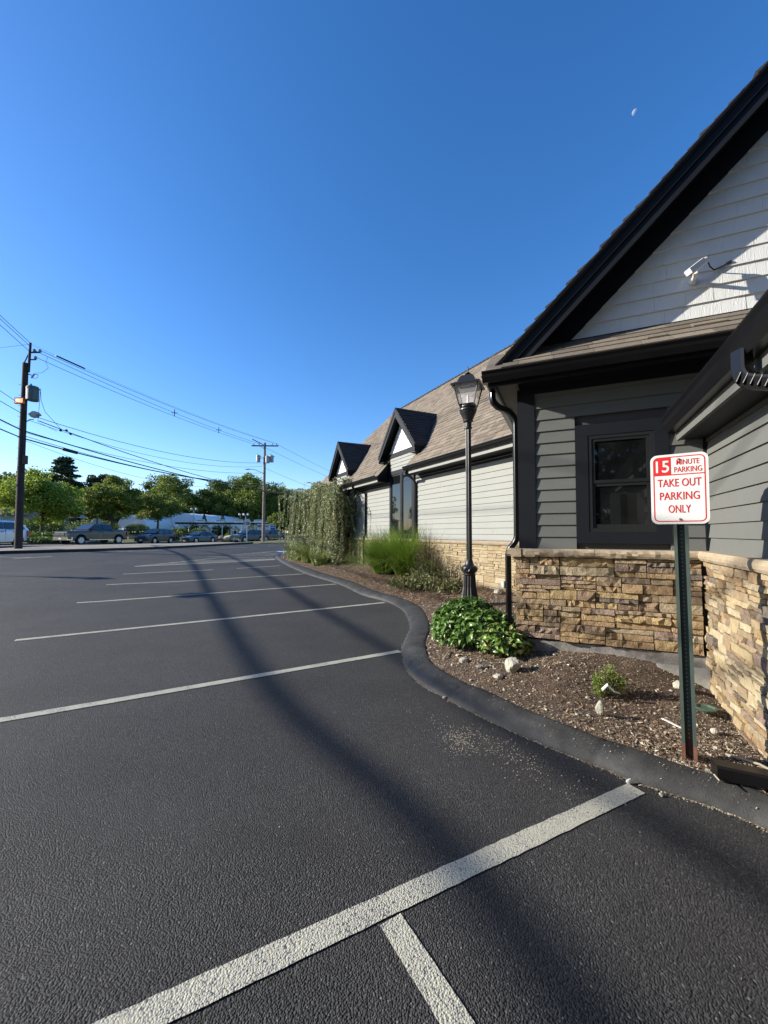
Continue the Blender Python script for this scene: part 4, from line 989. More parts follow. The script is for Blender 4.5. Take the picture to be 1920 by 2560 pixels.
for k in range(650):     # grit spilled on the asphalt
    a = rd.gauss(0, 1); x = .75+rd.gauss(0, .22); y = 2.95-(x-.75)*.9+rd.gauss(0, .14); r_ = rd.uniform(.0012, .0032)
    if rd.random() < .4: x = .55+rd.gauss(0, .06); y = 3.0+rd.gauss(0, .09)
    if y < gz(x, y) or y > 3.35-(x-.6)*.75: continue
    mb.hexa([V3(x, y, gz(x, y))+V3(rd.uniform(-1, 1), rd.uniform(-1, 1), 0)*r_*.3+V3(sx_*r_, sy_*r_, sz_*r_) for sz_ in (0, 1) for sx_, sy_ in ((-1, -1), (1, -1), (1, 1), (-1, 1))])
tag(obj('spilled_grit', mb, M['hole']), kind='stuff')
stk = MB(); p, q = V3(*onbed(2.13, 3.27, .012)), V3(*onbed(2.02, 2.97, .02)); q = V3(2.165, 2.97, bedz(2.165, 2.97)+.02)
p = V3(2.13, 3.15, bedz(2.13, 3.15)+.015); dd = (q-p); nn_ = np.cross(dd/np.linalg.norm(dd), ZV)*.010
stk.hexa([p-nn_, q-nn_, q+nn_, p+nn_, p-nn_+ZV*.003, q-nn_+ZV*.003, q+nn_+ZV*.003, p+nn_+ZV*.003]); tag(obj('plant_label_stake', stk, M['white_metal']), 'white plastic stake lying on the soil left of the sign post', 'stake')
def stick(pts, r, label, material='hole', name='stick'): mb = MB(); mb.tube([V3(*onbed(x, y, dz)) for x, y, dz in pts], r, 6); tag(obj(name, mb, M[material]), label, 'stick')
stick([(2.20, 2.66, .012), (2.32, 2.55, .02), (2.36, 2.50, .012)], .008, 'pale broken stick right of the sign post'); stick([(2.42, 2.62, .012), (2.45, 2.50, .018), (2.43, 2.42, .01)], .006, 'curved pale stick near the stone wall foot')
stick([(2.12, 2.42, .03), (2.3, 2.45, .015)], .003, 'thin twig beside the pointed stone', 'bark'); stick([(.74, 4.62, .02), (.66, 4.42, .03), (.63, 4.38, .015)], .008, 'short stick poking from under the leafy bush')
stick([(1.86, 2.33, .06), (1.85, 2.28, .055)], .004, 'straw caught at the mouth of the drain pipe')
mb = MB(); c_ = V3(*onbed(2.52, 3.22, .045)); mb.lathe(c_, [(.06, -.02), (.075, 0), (.075, .006), (.06, .008), (.055, -.005)], 18); o = obj('green_lid', mb, mat('green_glass', (.07, .12, .08), .1, spec=.6, alpha=.7)); tag(o, 'round green lid lying in the soil by the sunlit stone wall', 'lid')

q_ = []
for k in range(5200):
    i = rd.randint(30, len(KOs)-14); f = rd.random(); p = KOs[i]*(1-f)+KOs[i+1]*f; d_ = abs(rd.gauss(0, .012))+.001
    t_v = KOs[i+1]-KOs[i]; t_v = t_v/np.linalg.norm(t_v); nn_ = V3(-t_v[1], t_v[0], 0); nn_ = nn_ if np.dot(nn_, KIs[i]-KOs[i]) < 0 else -nn_; p = p+nn_*d_; q_.append((p[0], p[1], gz(p[0], p[1])+.004+.003*rd.random()))
tag(link('kerb_grit', np_mesh('kerb_grit', cards(np.array(q_), .007, .8, 2.0, .6), 4), M['chips']), kind='stuff')
q_ = []
for k in range(900):
    i = rd.randint(90, len(KOs)-20); f = rd.uniform(.15, 1); p = KOs[i]*(1-f)+KIs[i]*f; q_.append((p[0], p[1], gz(p[0], p[1])+np.interp(f, [a for a, b in kprof], [b for a, b in kprof])+.006))
tag(link('kerb_crumbs', np_mesh('kerb_crumbs', cards(np.array(q_), .006, .8, 2.0, .6), 4), M['chips']), kind='stuff')
q_ = np.stack([rng.uniform(-3, 3.2, 420), rng.uniform(.9, 6, 420), np.zeros(420)], 1); q_ = q_[q_[:, 0] < .2+np.maximum(0, 3.9-q_[:, 1])*.75]; q_[:, 2] = [gz(a, b)+.003 for a, b, c in q_]
tag(link('loose_crumbs', np_mesh('loose_crumbs', cards(q_, .0045, .8, 2.0, .6), 4), M['chips']), kind='stuff')
# ------------------------------------------------------------------ vegetation helpers
G1 = [(.035, .075, .012), (.07, .13, .02), (.10, .17, .03), (.05, .10, .018), (.13, .19, .045)]
M['leaf_bush'] = leaf_mat('glossy_bush_leaf', [(0.0525, 0.1125, 0.0143), (0.0975, 0.1875, 0.026), (0.15, 0.25, 0.0455), (0.045, 0.09375, 0.0117)], .25, .35, .5)
M['leaf_box'] = leaf_mat('boxwood_leaf', [(0.0806, 0.137, 0.02418), (0.2096, 0.266, 0.04836), (0.1451, 0.2015, 0.0403)], .3)
M['leaf_low'] = leaf_mat('mottled_shrub_leaf', [(0.0806, 0.1048, 0.02418), (0.1934, 0.2096, 0.06448), (0.05642, 0.06448, 0.02015), (0.2418, 0.2257, 0.1048), (0.0403, 0.0403, 0.01612)], .3)
M['blade'] = leaf_mat('grass_blade', [(0.1065, 0.2093, 0.01915), (0.1997, 0.3194, 0.0383), (0.1465, 0.2534, 0.02873), (0.3197, 0.3636, 0.08618)], .4, .5)
M['blade_pale'] = leaf_mat('pale_grass_blade', [(0.1741, 0.2321, 0.05803), (0.2708, 0.3192, 0.09672), (0.1161, 0.1644, 0.03869)], .4)
M['dry'] = leaf_mat('dry_blade', [(0.248, 0.1798, 0.093), (0.1736, 0.1178, 0.0558), (0.31, 0.2356, 0.1364)], .3)
M['cedar'] = leaf_mat('blue_cedar_needles', [(0.195, 0.2274, 0.1129), (0.3687, 0.3954, 0.1958), (0.282, 0.3066, 0.1656), (0.4771, 0.4942, 0.256), (0.13, 0.1582, 0.06777)], .2)
M['maple'] = leaf_mat('maple_leaf', [(0.1019, 0.1651, 0.01842), (0.2222, 0.2999, 0.0307), (0.3333, 0.39, 0.0491), (0.1482, 0.225, 0.02455)], .4)
M['oak'] = leaf_mat('woodland_leaf', [(0.04961, 0.09125, 0.01925), (0.0886, 0.1521, 0.02475), (0.1595, 0.2129, 0.04125), (0.06201, 0.1064, 0.01925)], .3)
M['oak2'] = leaf_mat('light_woodland_leaf', [(0.08722, 0.131, 0.02209), (0.1745, 0.2255, 0.03437), (0.2617, 0.2909, 0.0491)], .35)
M['pine'] = leaf_mat('pine_needles', [(.02, .042, .02), (.035, .065, .03), (.05, .08, .035)], .15)
def foliage(name, cen, size, material, parent=None, asp=.6, up=.0, **kw):
    q = cards(np.asarray(cen), size, asp, up); 
    if parent is not None: q = q-BASE[parent.name]
    o = link(name, np_mesh(name, q, 4), material, parent); 
    if kw: tag(o, **kw)
    return o
def blades(c, n, h, spread, r0=.12, w_=.006, seg=5, seed=0, droop=1.0):
    r = np.random.default_rng(seed); a = r.random(n)*6.283; rr_ = np.sqrt(r.random(n))*r0; L = h*(.55+.6*r.random(n)); lean = spread*(.15+.95*r.random(n)); az_ = a+r.normal(0, .5, n)
    base = np.stack([c[0]+rr_*np.cos(a), c[1]+rr_*np.sin(a), np.full(n, c[2])], 1); dirh = np.stack([np.cos(az_), np.sin(az_), np.zeros(n)], 1); sd_ = np.stack([-np.sin(az_), np.cos(az_), np.zeros(n)], 1)
    P = []
    for k in range(seg+1):
        t = k/seg; x = lean*L*(t**1.7); z = L*(t-.38*droop*lean*t**2.6); P.append(base+dirh*x[:, None]+np.stack([0*z, 0*z, z], 1))
    qs = []
    for k in range(seg):
        wa, wb = w_*(1-(k/seg)**2)+.0008, w_*(1-((k+1)/seg)**2)+.0006; qs.append(np.stack([P[k]-sd_*wa, P[k]+sd_*wa, P[k+1]+sd_*wb, P[k+1]-sd_*wb], 1))
    return np.stack(qs, 1).reshape(-1, 3), 4
# connected blades so that each blade is one island
def blade_obj(name, c, n, h, spread, material, parent=None, **k):
    q, _ = blades(c, n, h, spread, **k); 
    if parent is not None: q = q-BASE[parent.name]
    me = np_mesh(name, q, 4); bm = bmesh.new(); bm.from_mesh(me); bmesh.ops.remove_doubles(bm, verts=bm.verts, dist=.0002); bm.to_mesh(me); bm.free()
    return link(name, me, material, parent)
def ell(n, c, r, shell=.5, seed=1, top=False):
    g = np.random.default_rng(seed); d = g.normal(size=(n, 3)); d /= np.linalg.norm(d, axis=1)[:, None]; 
    if top: d[:, 2] = np.abs(d[:, 2])
    f = (shell+(1-shell)*g.random(n))[:, None]; return np.array(c)+d*f*np.array(r)

# --- leafy bush: hydrangea like leaves; the nearest leaves are parts
bush = thing('leafy_bush', onbed(1.05, 4.8), 'glossy green leafy bush beside the black downspout and lamp base', 'bush')
def leafmesh(L=.075, W_=.036):
    mb = MB(); ts = [0, .25, .55, .8, 1]; ws = [.08, .85, 1, .55, .02]; zs = [0, .012, .012, .0, -.018]
    for t, w_, z_ in zip(ts, ws, zs): mb.v += [(t*L, -W_/2*w_, z_+.008*w_), (t*L, 0, z_), (t*L, W_/2*w_, z_+.008*w_)]
    for i in range(4): mb.f += [(i*3, i*3+1, i*3+4, i*3+3), (i*3+1, i*3+2, i*3+5, i*3+4)]
    return mb
LM = []
M['leaf_bush_obj'] = rand_mat('glossy_bush_leaf_piece', [(.045, .10, .012), (.09, .17, .02), (.14, .22, .035), (.05, .11, .014), (.20, .26, .05), (.24, .24, .08)], .32, (60, .15), mode='object', spec=.55)
for L_, W_ in ((.095, .047), (.082, .04), (.066, .034)):
    l = leafmesh(L_, W_); me = bpy.data.meshes.new('leaf'); me.from_pydata(l.v, [], l.f); me.materials.append(M['leaf_bush_obj']); me.polygons.foreach_set('use_smooth', [True]*len(me.polygons)); LM.append(me)
bz = bedz(1.05, 4.8); blobs = [((1.03, 4.98, bz+.10), (.43, .40, .36)), ((1.16, 4.60, bz+.09), (.40, .30, .30)), ((1.27, 4.34, bz+.05), (.26, .22, .22)), ((.84, 4.75, bz+.05), (.26, .26, .24))]
lv = []
rb_ = random.Random(2)
for (c_, r_) in blobs:
    n = int(2500*r_[0]*r_[1]/.19)
    for p in ell(n, c_, r_, .72, seed=int(c_[0]*100), top=True):
        nd = (p-V3(*c_))/V3(*r_); nd /= np.linalg.norm(nd); lv.append((p, nd))
lv.sort(key=lambda t: np.linalg.norm(t[0]-V3(0, 0, CAMH))-.25*t[0][2])
def leaf_basis(nd):
    nrm = nd*.5+ZV*.6+V3(rb_.gauss(0, .5), rb_.gauss(0, .5), rb_.gauss(0, .3)); nrm /= np.linalg.norm(nrm)
    d_ = nd*.7+ZV*.35+V3(rb_.gauss(0, .75), rb_.gauss(0, .75), rb_.gauss(0, .35)); d_ -= nrm*np.dot(d_, nrm); d_ /= np.linalg.norm(d_); return d_, np.cross(nrm, d_), nrm
from mathutils import Matrix
for k, (p, nd) in enumerate(lv[:290]):
    d_, s_, n_ = leaf_basis(nd); o = bpy.data.objects.new('leaf', rb_.choice(LM)); COL.objects.link(o); o.parent = bush
    m4 = Matrix(((d_[0], s_[0], n_[0], p[0]-BASE[bush.name][0]), (d_[1], s_[1], n_[1], p[1]-BASE[bush.name][1]), (d_[2], s_[2], n_[2], p[2]-BASE[bush.name][2]), (0, 0, 0, 1))); o.matrix_basis = m4
mb = MB(); lf = leafmesh(.078, .038)
for (p, nd) in lv[290:]:
    d_, s_, n_ = leaf_basis(nd); sc_ = rb_.uniform(.75, 1.2); mb.add([p+(d_*v[0]+s_*v[1]+n_*v[2])*sc_ for v in lf.v], lf.f)
obj('leaves', mb, M['leaf_bush'], bush, kind='stuff')
mb = MB()
for k in range(46):
    b_, r_ = blobs[k % 4]; e = ell(1, b_, r_, .7, seed=k+50, top=True)[0]; s0 = V3(b_[0]+rb_.gauss(0, .07), b_[1]+rb_.gauss(0, .07), bz-.03); mb.tube([s0, (s0+e)/2+V3(0, 0, .05), e], [.005, .004, .0025], 5)
obj('stems', mb, M['bark'], bush, kind='stuff')
# --- young boxwood
bx = thing('small_boxwood', onbed(1.87, 3.47), 'little yellow green boxwood just planted in bare soil', 'shrub')
bzz = bedz(1.87, 3.47); cc_ = []
for (x, y, z_, r_) in ((1.80, 3.46, .12, .05), (1.80, 3.44, .05, .06), (1.92, 3.47, .17, .07), (1.93, 3.47, .08, .09), (1.99, 3.45, .10, .06), (1.90, 3.5, .10, .10)): cc_.append(ell(330, (x, y, bzz+z_), (r_, r_, r_*1.35), .2, seed=int(x*1000+z_*100)))
foliage('leaves', np.concatenate(cc_), .014, M['leaf_box'], bx, .7, kind='stuff')
mb = MB()
for k in range(12): a = rd.uniform(-.07, .1); mb.tube([V3(1.88+a*.3, 3.47, bzz-.02), V3(1.88+a, 3.46+rd.gauss(0, .03), bzz+rd.uniform(.1, .24))], .0025, 4)
obj('stems', mb, M['bark'], bx, kind='stuff')
mb = MB(); mb.tube([V3(1.80, 3.38, bzz+.07), V3(1.84, 3.38, bzz+.11), V3(1.89, 3.37, bzz+.06), V3(1.94, 3.37, bzz+.045)], [.012, .014, .008, .004], 6); tag(obj('plastic_scrap', mb, M['white_metal'], bx), None)
# weeds by the wall
for k, (x, y, lab) in enumerate(((2.55, 2.72, 'tiny weed at the foot of the sunlit stone wall'), (2.05, 2.40, 'tiny weed between the sign post and the drain pipe'))):
    o = foliage('weed', ell(26, onbed(x, y, .02), (.045, .045, .02), .3, seed=k+3), .03, M['leaf_bush'], None, .7, 1.5); tag(o, lab, 'weed')
# --- ornamental grasses
for k, (x, y, h, n, lab) in enumerate(((.02, 11.6, 1.34, 2600, 'tall green ornamental grass clump left of its neighbour under the dormer window'), (.62, 10.9, 1.42, 2900, 'tall green ornamental grass clump nearest the low mottled shrub'))):
    gr = thing('ornamental_grass', onbed(x, y), lab, 'grass clump', 'tall green grasses by the dormer window')
    z_ = bedz(x, y); blade_obj('blades', (x, y, z_), int(n*.8), h, 1.0, M['blade'], gr, r0=.30, seed=k+1, w_=.0042); blade_obj('dry_blades', (x, y, z_), 420, h*.35, .9, M['dry'], gr, r0=.30, seed=k+9, w_=.005); tag(blade_obj('drooping_blades', (x, y, z_), int(n*.45), h*.8, 1.9, M['blade'], gr, r0=.32, seed=k+15, w_=.004), kind='stuff')
    tag(gr.children[0], kind='stuff'); tag(gr.children[1], kind='stuff')
gr = thing('wispy_grass', onbed(1.15, 10.1), 'thin wispy pale grass leaning against the pale siding', 'grass clump'); o = blade_obj('blades', (1.15, 10.1, bedz(1.15, 10.1)), 160, 1.35, .55, M['dry'], gr, r0=.2, seed=8, w_=.004); tag(o, kind='stuff')
for k, (x, y, h, lab) in enumerate(((-3.55, 17.5, .85, 'pale grass clump at the far left end of the bed'), (-2.95, 16.3, .8, 'pale grass clump under the hanging cedar branches'), (-4.1, 18.7, .9, 'pale grass clump farthest back along the kerb'), (-2.35, 15.1, .6, 'short pale grass clump nearest the cedar trunk'))):
    gr = thing('pale_grass', onbed(x, y), lab, 'grass clump', 'pale grasses under the weeping cedar'); o = blade_obj('blades', (x, y, bedz(x, y)), 700, h, .75, M['blade_pale'], gr, r0=.35, seed=k+20, w_=.006); tag(o, kind='stuff')
# --- low shrubs
def shrub(name, label, parts_, n, size, m, asp=.6, stems=30, cat='shrub', up=.2):
    x, y = parts_[0][0], parts_[0][1]; th = thing(name, onbed(x, y), label, cat); cen = []
    for i, (x, y, r_, h) in enumerate(parts_): cen.append(ell(n, (x, y, bedz(x, y)+.02), (r_, r_, h), .45, seed=i+int(size*1000), top=True))
    o = foliage('leaves', np.concatenate(cen), size, M[m], th, asp, up); tag(o, kind='stuff'); mb = MB()
    for k in range(stems):
        x, y, r_, h = parts_[k % len(parts_)]; b_ = V3(x, y, bedz(x, y)); a = rd.uniform(0, 6.28); e = b_+V3(math.cos(a)*r_*.8, math.sin(a)*r_*.8, h*rd.uniform(.4, 1)); mb.tube([b_, (b_+e)/2+ZV*.04, e], [.006, .004, .002], 4)
    tag(obj('stems', mb, M['bark'], th), kind='stuff'); return th
shrub('low_shrub', 'low mottled yellow and green shrub left of the lamp base', [(.62, 9.0, .38, .32), (.98, 8.75, .42, .38), (.35, 9.4, .3, .26), (1.35, 8.35, .34, .28), (.85, 9.5, .4, .4)], 620, .06, 'leaf_low', .5)
shrub('twiggy_shrub', 'twiggy brown leaved shrub between the grasses and the pale wall', [(1.15, 9.75, .38, .95), (1.5, 9.2, .33, .62), (.95, 9.9, .3, .9)], 420, .05, 'leaf_low', .35, stems=90)

# --- weeping blue cedar
cd = thing('weeping_cedar', onbed(-1.62, 14.7), 'weeping blue cedar trained sideways with curtains of hanging branches', 'tree')
tb = V3(*onbed(-1.55, 14.55, -.05))
mb = MB(); trunk = [tb, tb+V3(.0, .05, .25), tb+V3(.16, .1, .6), tb+V3(.12, .1, .95), tb+V3(-.05, .15, 1.4), tb+V3(.0, .2, 1.95), tb+V3(-.1, .25, 2.5)]
mb.tube(trunk, [.17, .13, .12, .12, .10, .09, .06], 10)
for k in range(5): a = k*1.3; mb.tube([tb+V3(.26*math.cos(a), .26*math.sin(a), 0), tb+V3(.08*math.cos(a), .08*math.sin(a), .22)], [.05, .07], 6)
obj('trunk', mb, M['bark'], cd, smooth=True)
rc = random.Random(11); mb = MB(); arms = []
for k in range(17):
    a = rc.uniform(0, 1); L_ = rc.uniform(1.2, 5.2) if k < 11 else rc.uniform(.4, 1.1)
    dirv = (U*1.0+NL*rc.uniform(-.28, .35)) if k < 11 else (-U*.7+NL*rc.uniform(-.5, .8)); dirv = dirv/np.linalg.norm(dirv)
    s_ = trunk[-1] if rc.random() < .6 else trunk[-2]; h = rc.uniform(.05, .75)
    pts = [s_+dirv*L_*t+ZV*(h*math.sin(min(1, t*1.3)*math.pi*.6)-.35*t*t*rc.uniform(.3, 1))+V3(rc.gauss(0, .05), rc.gauss(0, .05), 0)*(t > 0) for t in np.linspace(0, 1, 9)]
    mb.tube(pts, [.05*(1-.8*i/8) for i in range(9)], 6); arms.append(pts)
obj('limbs', mb, M['bark'], cd)
cen = []; mb = MB(); rg = np.random.default_rng(5)
for k in range(500):
    pts = arms[rc.randrange(11)] if k < 430 else arms[rc.randrange(11, 17)]; f = rc.uniform(.03, 1)*8; i = min(7, int(f)); p = pts[i]*(1-(f-i))+pts[i+1]*(f-i)
    off = NL*rc.uniform(-.35, .55)+U*rc.gauss(0, .15); p1 = p+off+ZV*rc.uniform(-.15, .12)
    zend = bedz(p1[0], p1[1])+rc.choice([rc.uniform(.05, .6), rc.uniform(.2, 1.4), rc.uniform(.6, 2.0)])+(.9 if p1[0] > -1.45 else 0); n = 12; sway = V3(rc.gauss(0, .12), rc.gauss(0, .12), 0)
    st = [p, p*.5+p1*.5+ZV*.1, p1]+[V3(p1[0], p1[1], p1[2]+(zend-p1[2])*t)+sway*t+V3(rc.gauss(0, .015), rc.gauss(0, .015), 0) for t in np.linspace(.12, 1, n)]
    if k % 2 == 0: mb.tube(st, .006, 4)
    st = np.array(st); seg = np.linalg.norm(np.diff(st, axis=0), axis=1); cl = np.concatenate([[0], np.cumsum(seg)]); m_ = int(cl[-1]/.0125); tt = np.sort(rg.random(m_))*cl[-1]
    c_ = np.stack([np.interp(tt, cl, st[:, j]) for j in range(3)], 1); c_ += rg.normal(0, .018, c_.shape); cen.append(c_)
for pts in arms:
    st = np.array(pts); m_ = 260; tt = rg.random(m_)*8; c_ = np.stack([np.interp(tt, np.arange(9), st[:, j]) for j in range(3)], 1)+rg.normal(0, .06, (m_, 3)); cen.append(c_)
tag(obj('hanging_twigs', mb, M['bark'], cd), kind='stuff'); cen = np.concatenate(cen); print('cedar', len(cen))
foliage('needles', cen, .075, M['cedar'], cd, .36, kind='stuff')

# ------------------------------------------------------------------ trees beyond
def tree_parts(h, w_, cb, n, leaf, seed, clumps=40, pine=False, flat=1.0):
    r = np.random.default_rng(seed); cs = []
    if pine:
        for k in range(clumps):
            f = (k+.5)/clumps; z_ = cb*h+(1-cb)*h*f; rad = w_/2*(1-f)**.6*(.25+.85*r.random()); a = r.random()*6.28; cs.append((rad*np.cos(a), rad*np.sin(a), z_, .35+.055*w_))
    else:
        for k in range(clumps):
            d = r.normal(size=3); d /= np.linalg.norm(d); f = .3+.78*r.random()**.6; zc_ = h*(cb+(1-cb)*.48); cs.append((d[0]*w_/2*f*(1-.25*max(0, d[2])), d[1]*w_/2*f*(1-.25*max(0, d[2])), zc_+d[2]*(1-cb)*h*.5*f*.95, w_*(.055+.10*r.random())))
    per = n//clumps; out = []
    for (x, y, z_, rr_) in cs:
        d = r.normal(size=(per, 3)); d /= np.linalg.norm(d, axis=1)[:, None]; f = (.45+.62*r.random(per))[:, None]; out.append(np.array([x, y, z_])+d*f*np.array([rr_*1.15, rr_*1.15, rr_*(.28 if pine else .75)*flat]))
    return cs, np.concatenate(out)
def make_tree(name, label, loc, h, w_, m, cb=.25, n=9000, leaf=.2, seed=1, clumps=40, pine=False, group=None, bark='bark', asp=.75):
    loc = V3(loc[0], loc[1], ground_z(loc[0], loc[1])-.05 if len(loc) == 2 else loc[2]); t = thing(name, loc, label, 'tree', group)
    cs, cen = tree_parts(h, w_, cb, n, leaf, seed, clumps, pine); st = rng.bit_generator.state
    foliage('crown', cen+loc, leaf, M[m], t, asp, .3, kind='stuff')
    mb = MB(); tr = .02*h; mb.tube([loc, loc+V3(.02*w_, 0, h*cb), loc+V3(-.01*w_, .02*w_, h*.6), loc+V3(0, 0, h*.85)], [tr*1.3, tr, tr*.6, tr*.2], 8)
    for c_ in cs[::2][:16]:
        e = loc+V3(*c_[:3]); b_ = loc+V3(0, 0, min(c_[2]*.8, h*cb*(.8 if not pine else 1)+.25*c_[2])); mb.tube([b_, (b_+e)/2+ZV*.03*h*(not pine), e], [tr*.45, tr*.3, tr*.1], 5)
    obj('trunk', mb, M[bark], t); return t
ma = make_tree('maple_tree', 'bright green round maple behind the near utility pole', (-38.2, 45.0), 6.9, 7.8, 'maple', .24, 24000, .21, 1, 90)
make_tree('maple_tree', 'pale green spreading tree right of the pickup truck', (-36.2, 53.5), 7.8, 6.9, 'oak2', .33, 19000, .22, 2, 80)
make_tree('maple_tree', 'open pale green tree behind the dark crossover', (-33.4, 59.5), 6.8, 6.2, 'oak2', .36, 15000, .22, 3, 75)
make_tree('maple_tree', 'small green tree in the gap between the maple and the spreading tree', (-43.5, 60), 5.8, 5.0, 'oak2', .25, 9000, .28, 4, 40)
make_tree('pine_tree', 'dark tall pine rising above the maple', (-62, 78), 14.6, 10.5, 'pine', .15, 16000, .38, 5, 90, pine=True)
make_tree('dark_tree', 'dark tree stepping down to the right of the pine', (-58.5, 84), 12.5, 9.5, 'pine', .12, 12000, .42, 6, 60)
make_tree('dark_tree', 'dark tree at the left edge of the picture', (-60.5, 62.5), 10.6, 9.5, 'oak', .12, 12000, .36, 7, 50)
make_tree('dark_tree', 'dark green tree behind the roof of the house', (-69, 78), 13.0, 9, 'oak', .12, 9000, .42, 8, 45)
# woodland beyond: two shapes of tree, copied
w1 = make_tree('woodland_tree', 'tall oak crown left of centre in the far wood', (-53, 103), 15.0, 13, 'oak2', .05, 26000, .36, 11, 110)
w2 = make_tree('woodland_tree', 'dark oak crown behind the white tunnel', (-45, 110), 14.5, 12, 'oak', .05, 26000, .36, 12, 110)
wl = [(-66, 100, 14, 0, 1), (-59, 108, 15.5, 1, 2), (-37.5, 108, 15.9, 0, 3), (-33, 116, 14.8, 1, 4), (-28.5, 112, 13, 0, 5), (-27.5, 124, 13.4, 1, 1.3), (-22.5, 118, 12.0, 1, 2.2), (-17.5, 122, 12.0, 0, 4.4), (-11, 120, 12.5, 1, 3.3), (-5, 118, 12, 0, 1.9), (-49, 120, 16, 1, .4), (-41, 122, 17, 0, 5.5), (-73, 108, 15, 1, 3.9), (-80, 98, 15, 0, 2.8)]
wlab = ['far left wood tree beside the dark pine group', 'wood tree right of the pine tops', 'rounded oak standing above the middle of the white tunnel', 'dark tree right of the rounded oak', 'tree above the right end of the white tunnel', 'tree crown behind the far utility pole', 'low dark tree just right of the far utility pole', 'last tree before the weeping cedar hides the wood', 'tree hidden mostly by the restaurant roof', 'tree behind the restaurant roof end', 'back row tree between the two left oaks', 'back row tree above the white tunnel', 'outermost back tree on the left', 'leftmost tree of the far wood']
for (x, y, h, kind, rot), lab in zip(wl, wlab):
    src = (w1, w2)[kind]; hs_ = (15.0, 14.5)[kind]; c_ = copy_tree(src, loc=(x, y, ground_z(x, y)-.1), rot=rot, scale=h/hs_); c_['label'] = lab; c_['group'] = 'trees of the far wood'
w1['group'] = w2['group'] = 'trees of the far wood'
# trees outside the frame that the window panes mirror
for k, (x, y, s_) in enumerate(((-60, 36, .72), (-66, 46, .78), (-70, 53, .8), (-56, 14, .9))):
    c_ = copy_tree(w2, loc=(x, y, ground_z(x, y)), rot=k*1.1, scale=s_*.8); c_['label'] = 'dark tree outside the left edge of the picture'; c_['group'] = 'trees left of the picture'
for k, (x, y) in enumerate(((-15, -15), (-6.5, -13), (1.5, -12), (10, -13), (19, -12))):
    c_ = copy_tree(w2, loc=(x, y, -.1), rot=k*2.1, scale=(.85, .85, 1.05)); c_['label'] = 'dark tree behind the photographer mirrored by the wing window'; c_['group'] = 'trees behind the photographer'  # unseen trees, brought close and tall to cut sky light on the wing
# shrubs on the lawn and in the nursery
def bush_far(name, label, x, y, r_, h, m, n=2600, leaf=.18, group=None, z0=None):
    z_ = ground_z(x, y) if z0 is None else z0; b = thing(name, (x, y, z_), label, 'shrub', group); foliage('leaves', ell(n, (x, y, z_+h*.35), (r_, r_*.8, h*.65), .55, seed=int(abs(x*10+y))), leaf, M[m], b, .7, kind='stuff')
    mb = MB(); mb.tube([(x, y, z_-.05), (x, y, z_+h*.6)], .05, 5); obj('stem', mb, M['bark'], b); return b
bush_far('hedge_bush', 'dark low hedge under the round maple', -34.5, 40, 2.3, .8, 'oak'); bush_far('hedge_bush', 'dark low hedge left of the pickup bumper', -31.8, 37.8, 1.5, .6, 'oak'); bush_far('hedge_bush', 'dark hedge behind the maple trunk', -42, 49, 3.0, 1.5, 'oak', 3600)
bush_far('hedge_bush', 'dark bush mass behind the pickup roof', -39.5, 55, 3.4, 1.9, 'oak', 3600); bush_far('hedge_bush', 'round bush by the small greenhouse', -38.5, 63, 1.9, 1.6, 'oak2'); bush_far('hedge_bush', 'dark bush left of the nursery canopy', -33.5, 66, 1.9, 1.7, 'oak'); bush_far('hedge_bush', 'dark bushes at the canopy corner', -31.2, 68, 1.6, 1.9, 'oak')
bush_far('light_shrub', 'golden cone shrub under the nursery canopy', -26.6, 69, .75, 1.5, 'oak2', 1500, .13); bush_far('hedge_bush', 'dark round shrub left of the white planter', -24.4, 66, 1.3, .95, 'oak', 1800); bush_far('hedge_bush', 'dark shrub beside the golden cone', -25.3, 67.2, .9, .9, 'oak', 1300)
bush_far('hedge_bush', 'low green shrub by the lawn edge behind the sedan', -30.4, 62, 1.6, .5, 'oak'); make_tree('small_tree', 'small bright tree right of the far utility pole', (-20.8, 80), 5.4, 4.8, 'oak2', .1, 5000, .22, 31, 26)

# ------------------------------------------------------------------ utility poles and wires
P1 = V3(-20.3, 22.47, gz(-20.3, 22.47)); P2 = V3(-12.64, 42.35, gz(-12.64, 42.35))
z1p = lambda py: 1.55+22.47*(.0376+(1294-py)/1010)/(1-.0376*(1294-py)/1010)
z2p = lambda py: 1.55+42.35*(.0376+(1294-py)/1010)/(1-.0376*(1294-py)/1010)
up = thing('utility_pole', P1, 'near dark wooden utility pole with transformer at the left edge', 'utility pole')
mb = MB(); mb.tube([P1-ZV*.3, P1+ZV*4, V3(P1[0]+.06, P1[1], z1p(908))], [.185, .17, .14], 14); obj('pole', mb, M['pole_wood'], up)
mb = MB(); mb.tube([V3(P1[0]+.24, P1[1], z1p(930)), V3(P1[0]+.30, P1[1], z1p(857))], [.07, .06], 10); obj('pole_extension', mb, M['pole_wood'], up)
X1 = P1[0]+.30
mb = MB(); mb.tube([V3(P1[0], P1[1], z1p(906)), V3(X1-.03, P1[1], z1p(880))], .03, 5); mb.cube((X1+.25, P1[1], z1p(881)), (.62, .06, .07)); mb.cube((X1+.15, P1[1], z1p(899)), (.38, .05, .06)); obj('cross_arm', mb, M['pole_wood'], up)
for (dx, py) in ((.24, 876), (.56, 877), (.32, 894)):
    mb = MB(); mb.lathe((X1+dx, P1[1], z1p(py)-.08), [(.03, 0), (.09, .02), (.045, .05), (.09, .08), (.05, .12), (.07, .14), (.02, .17)], 10); obj('insulator', mb, M['can'], up)
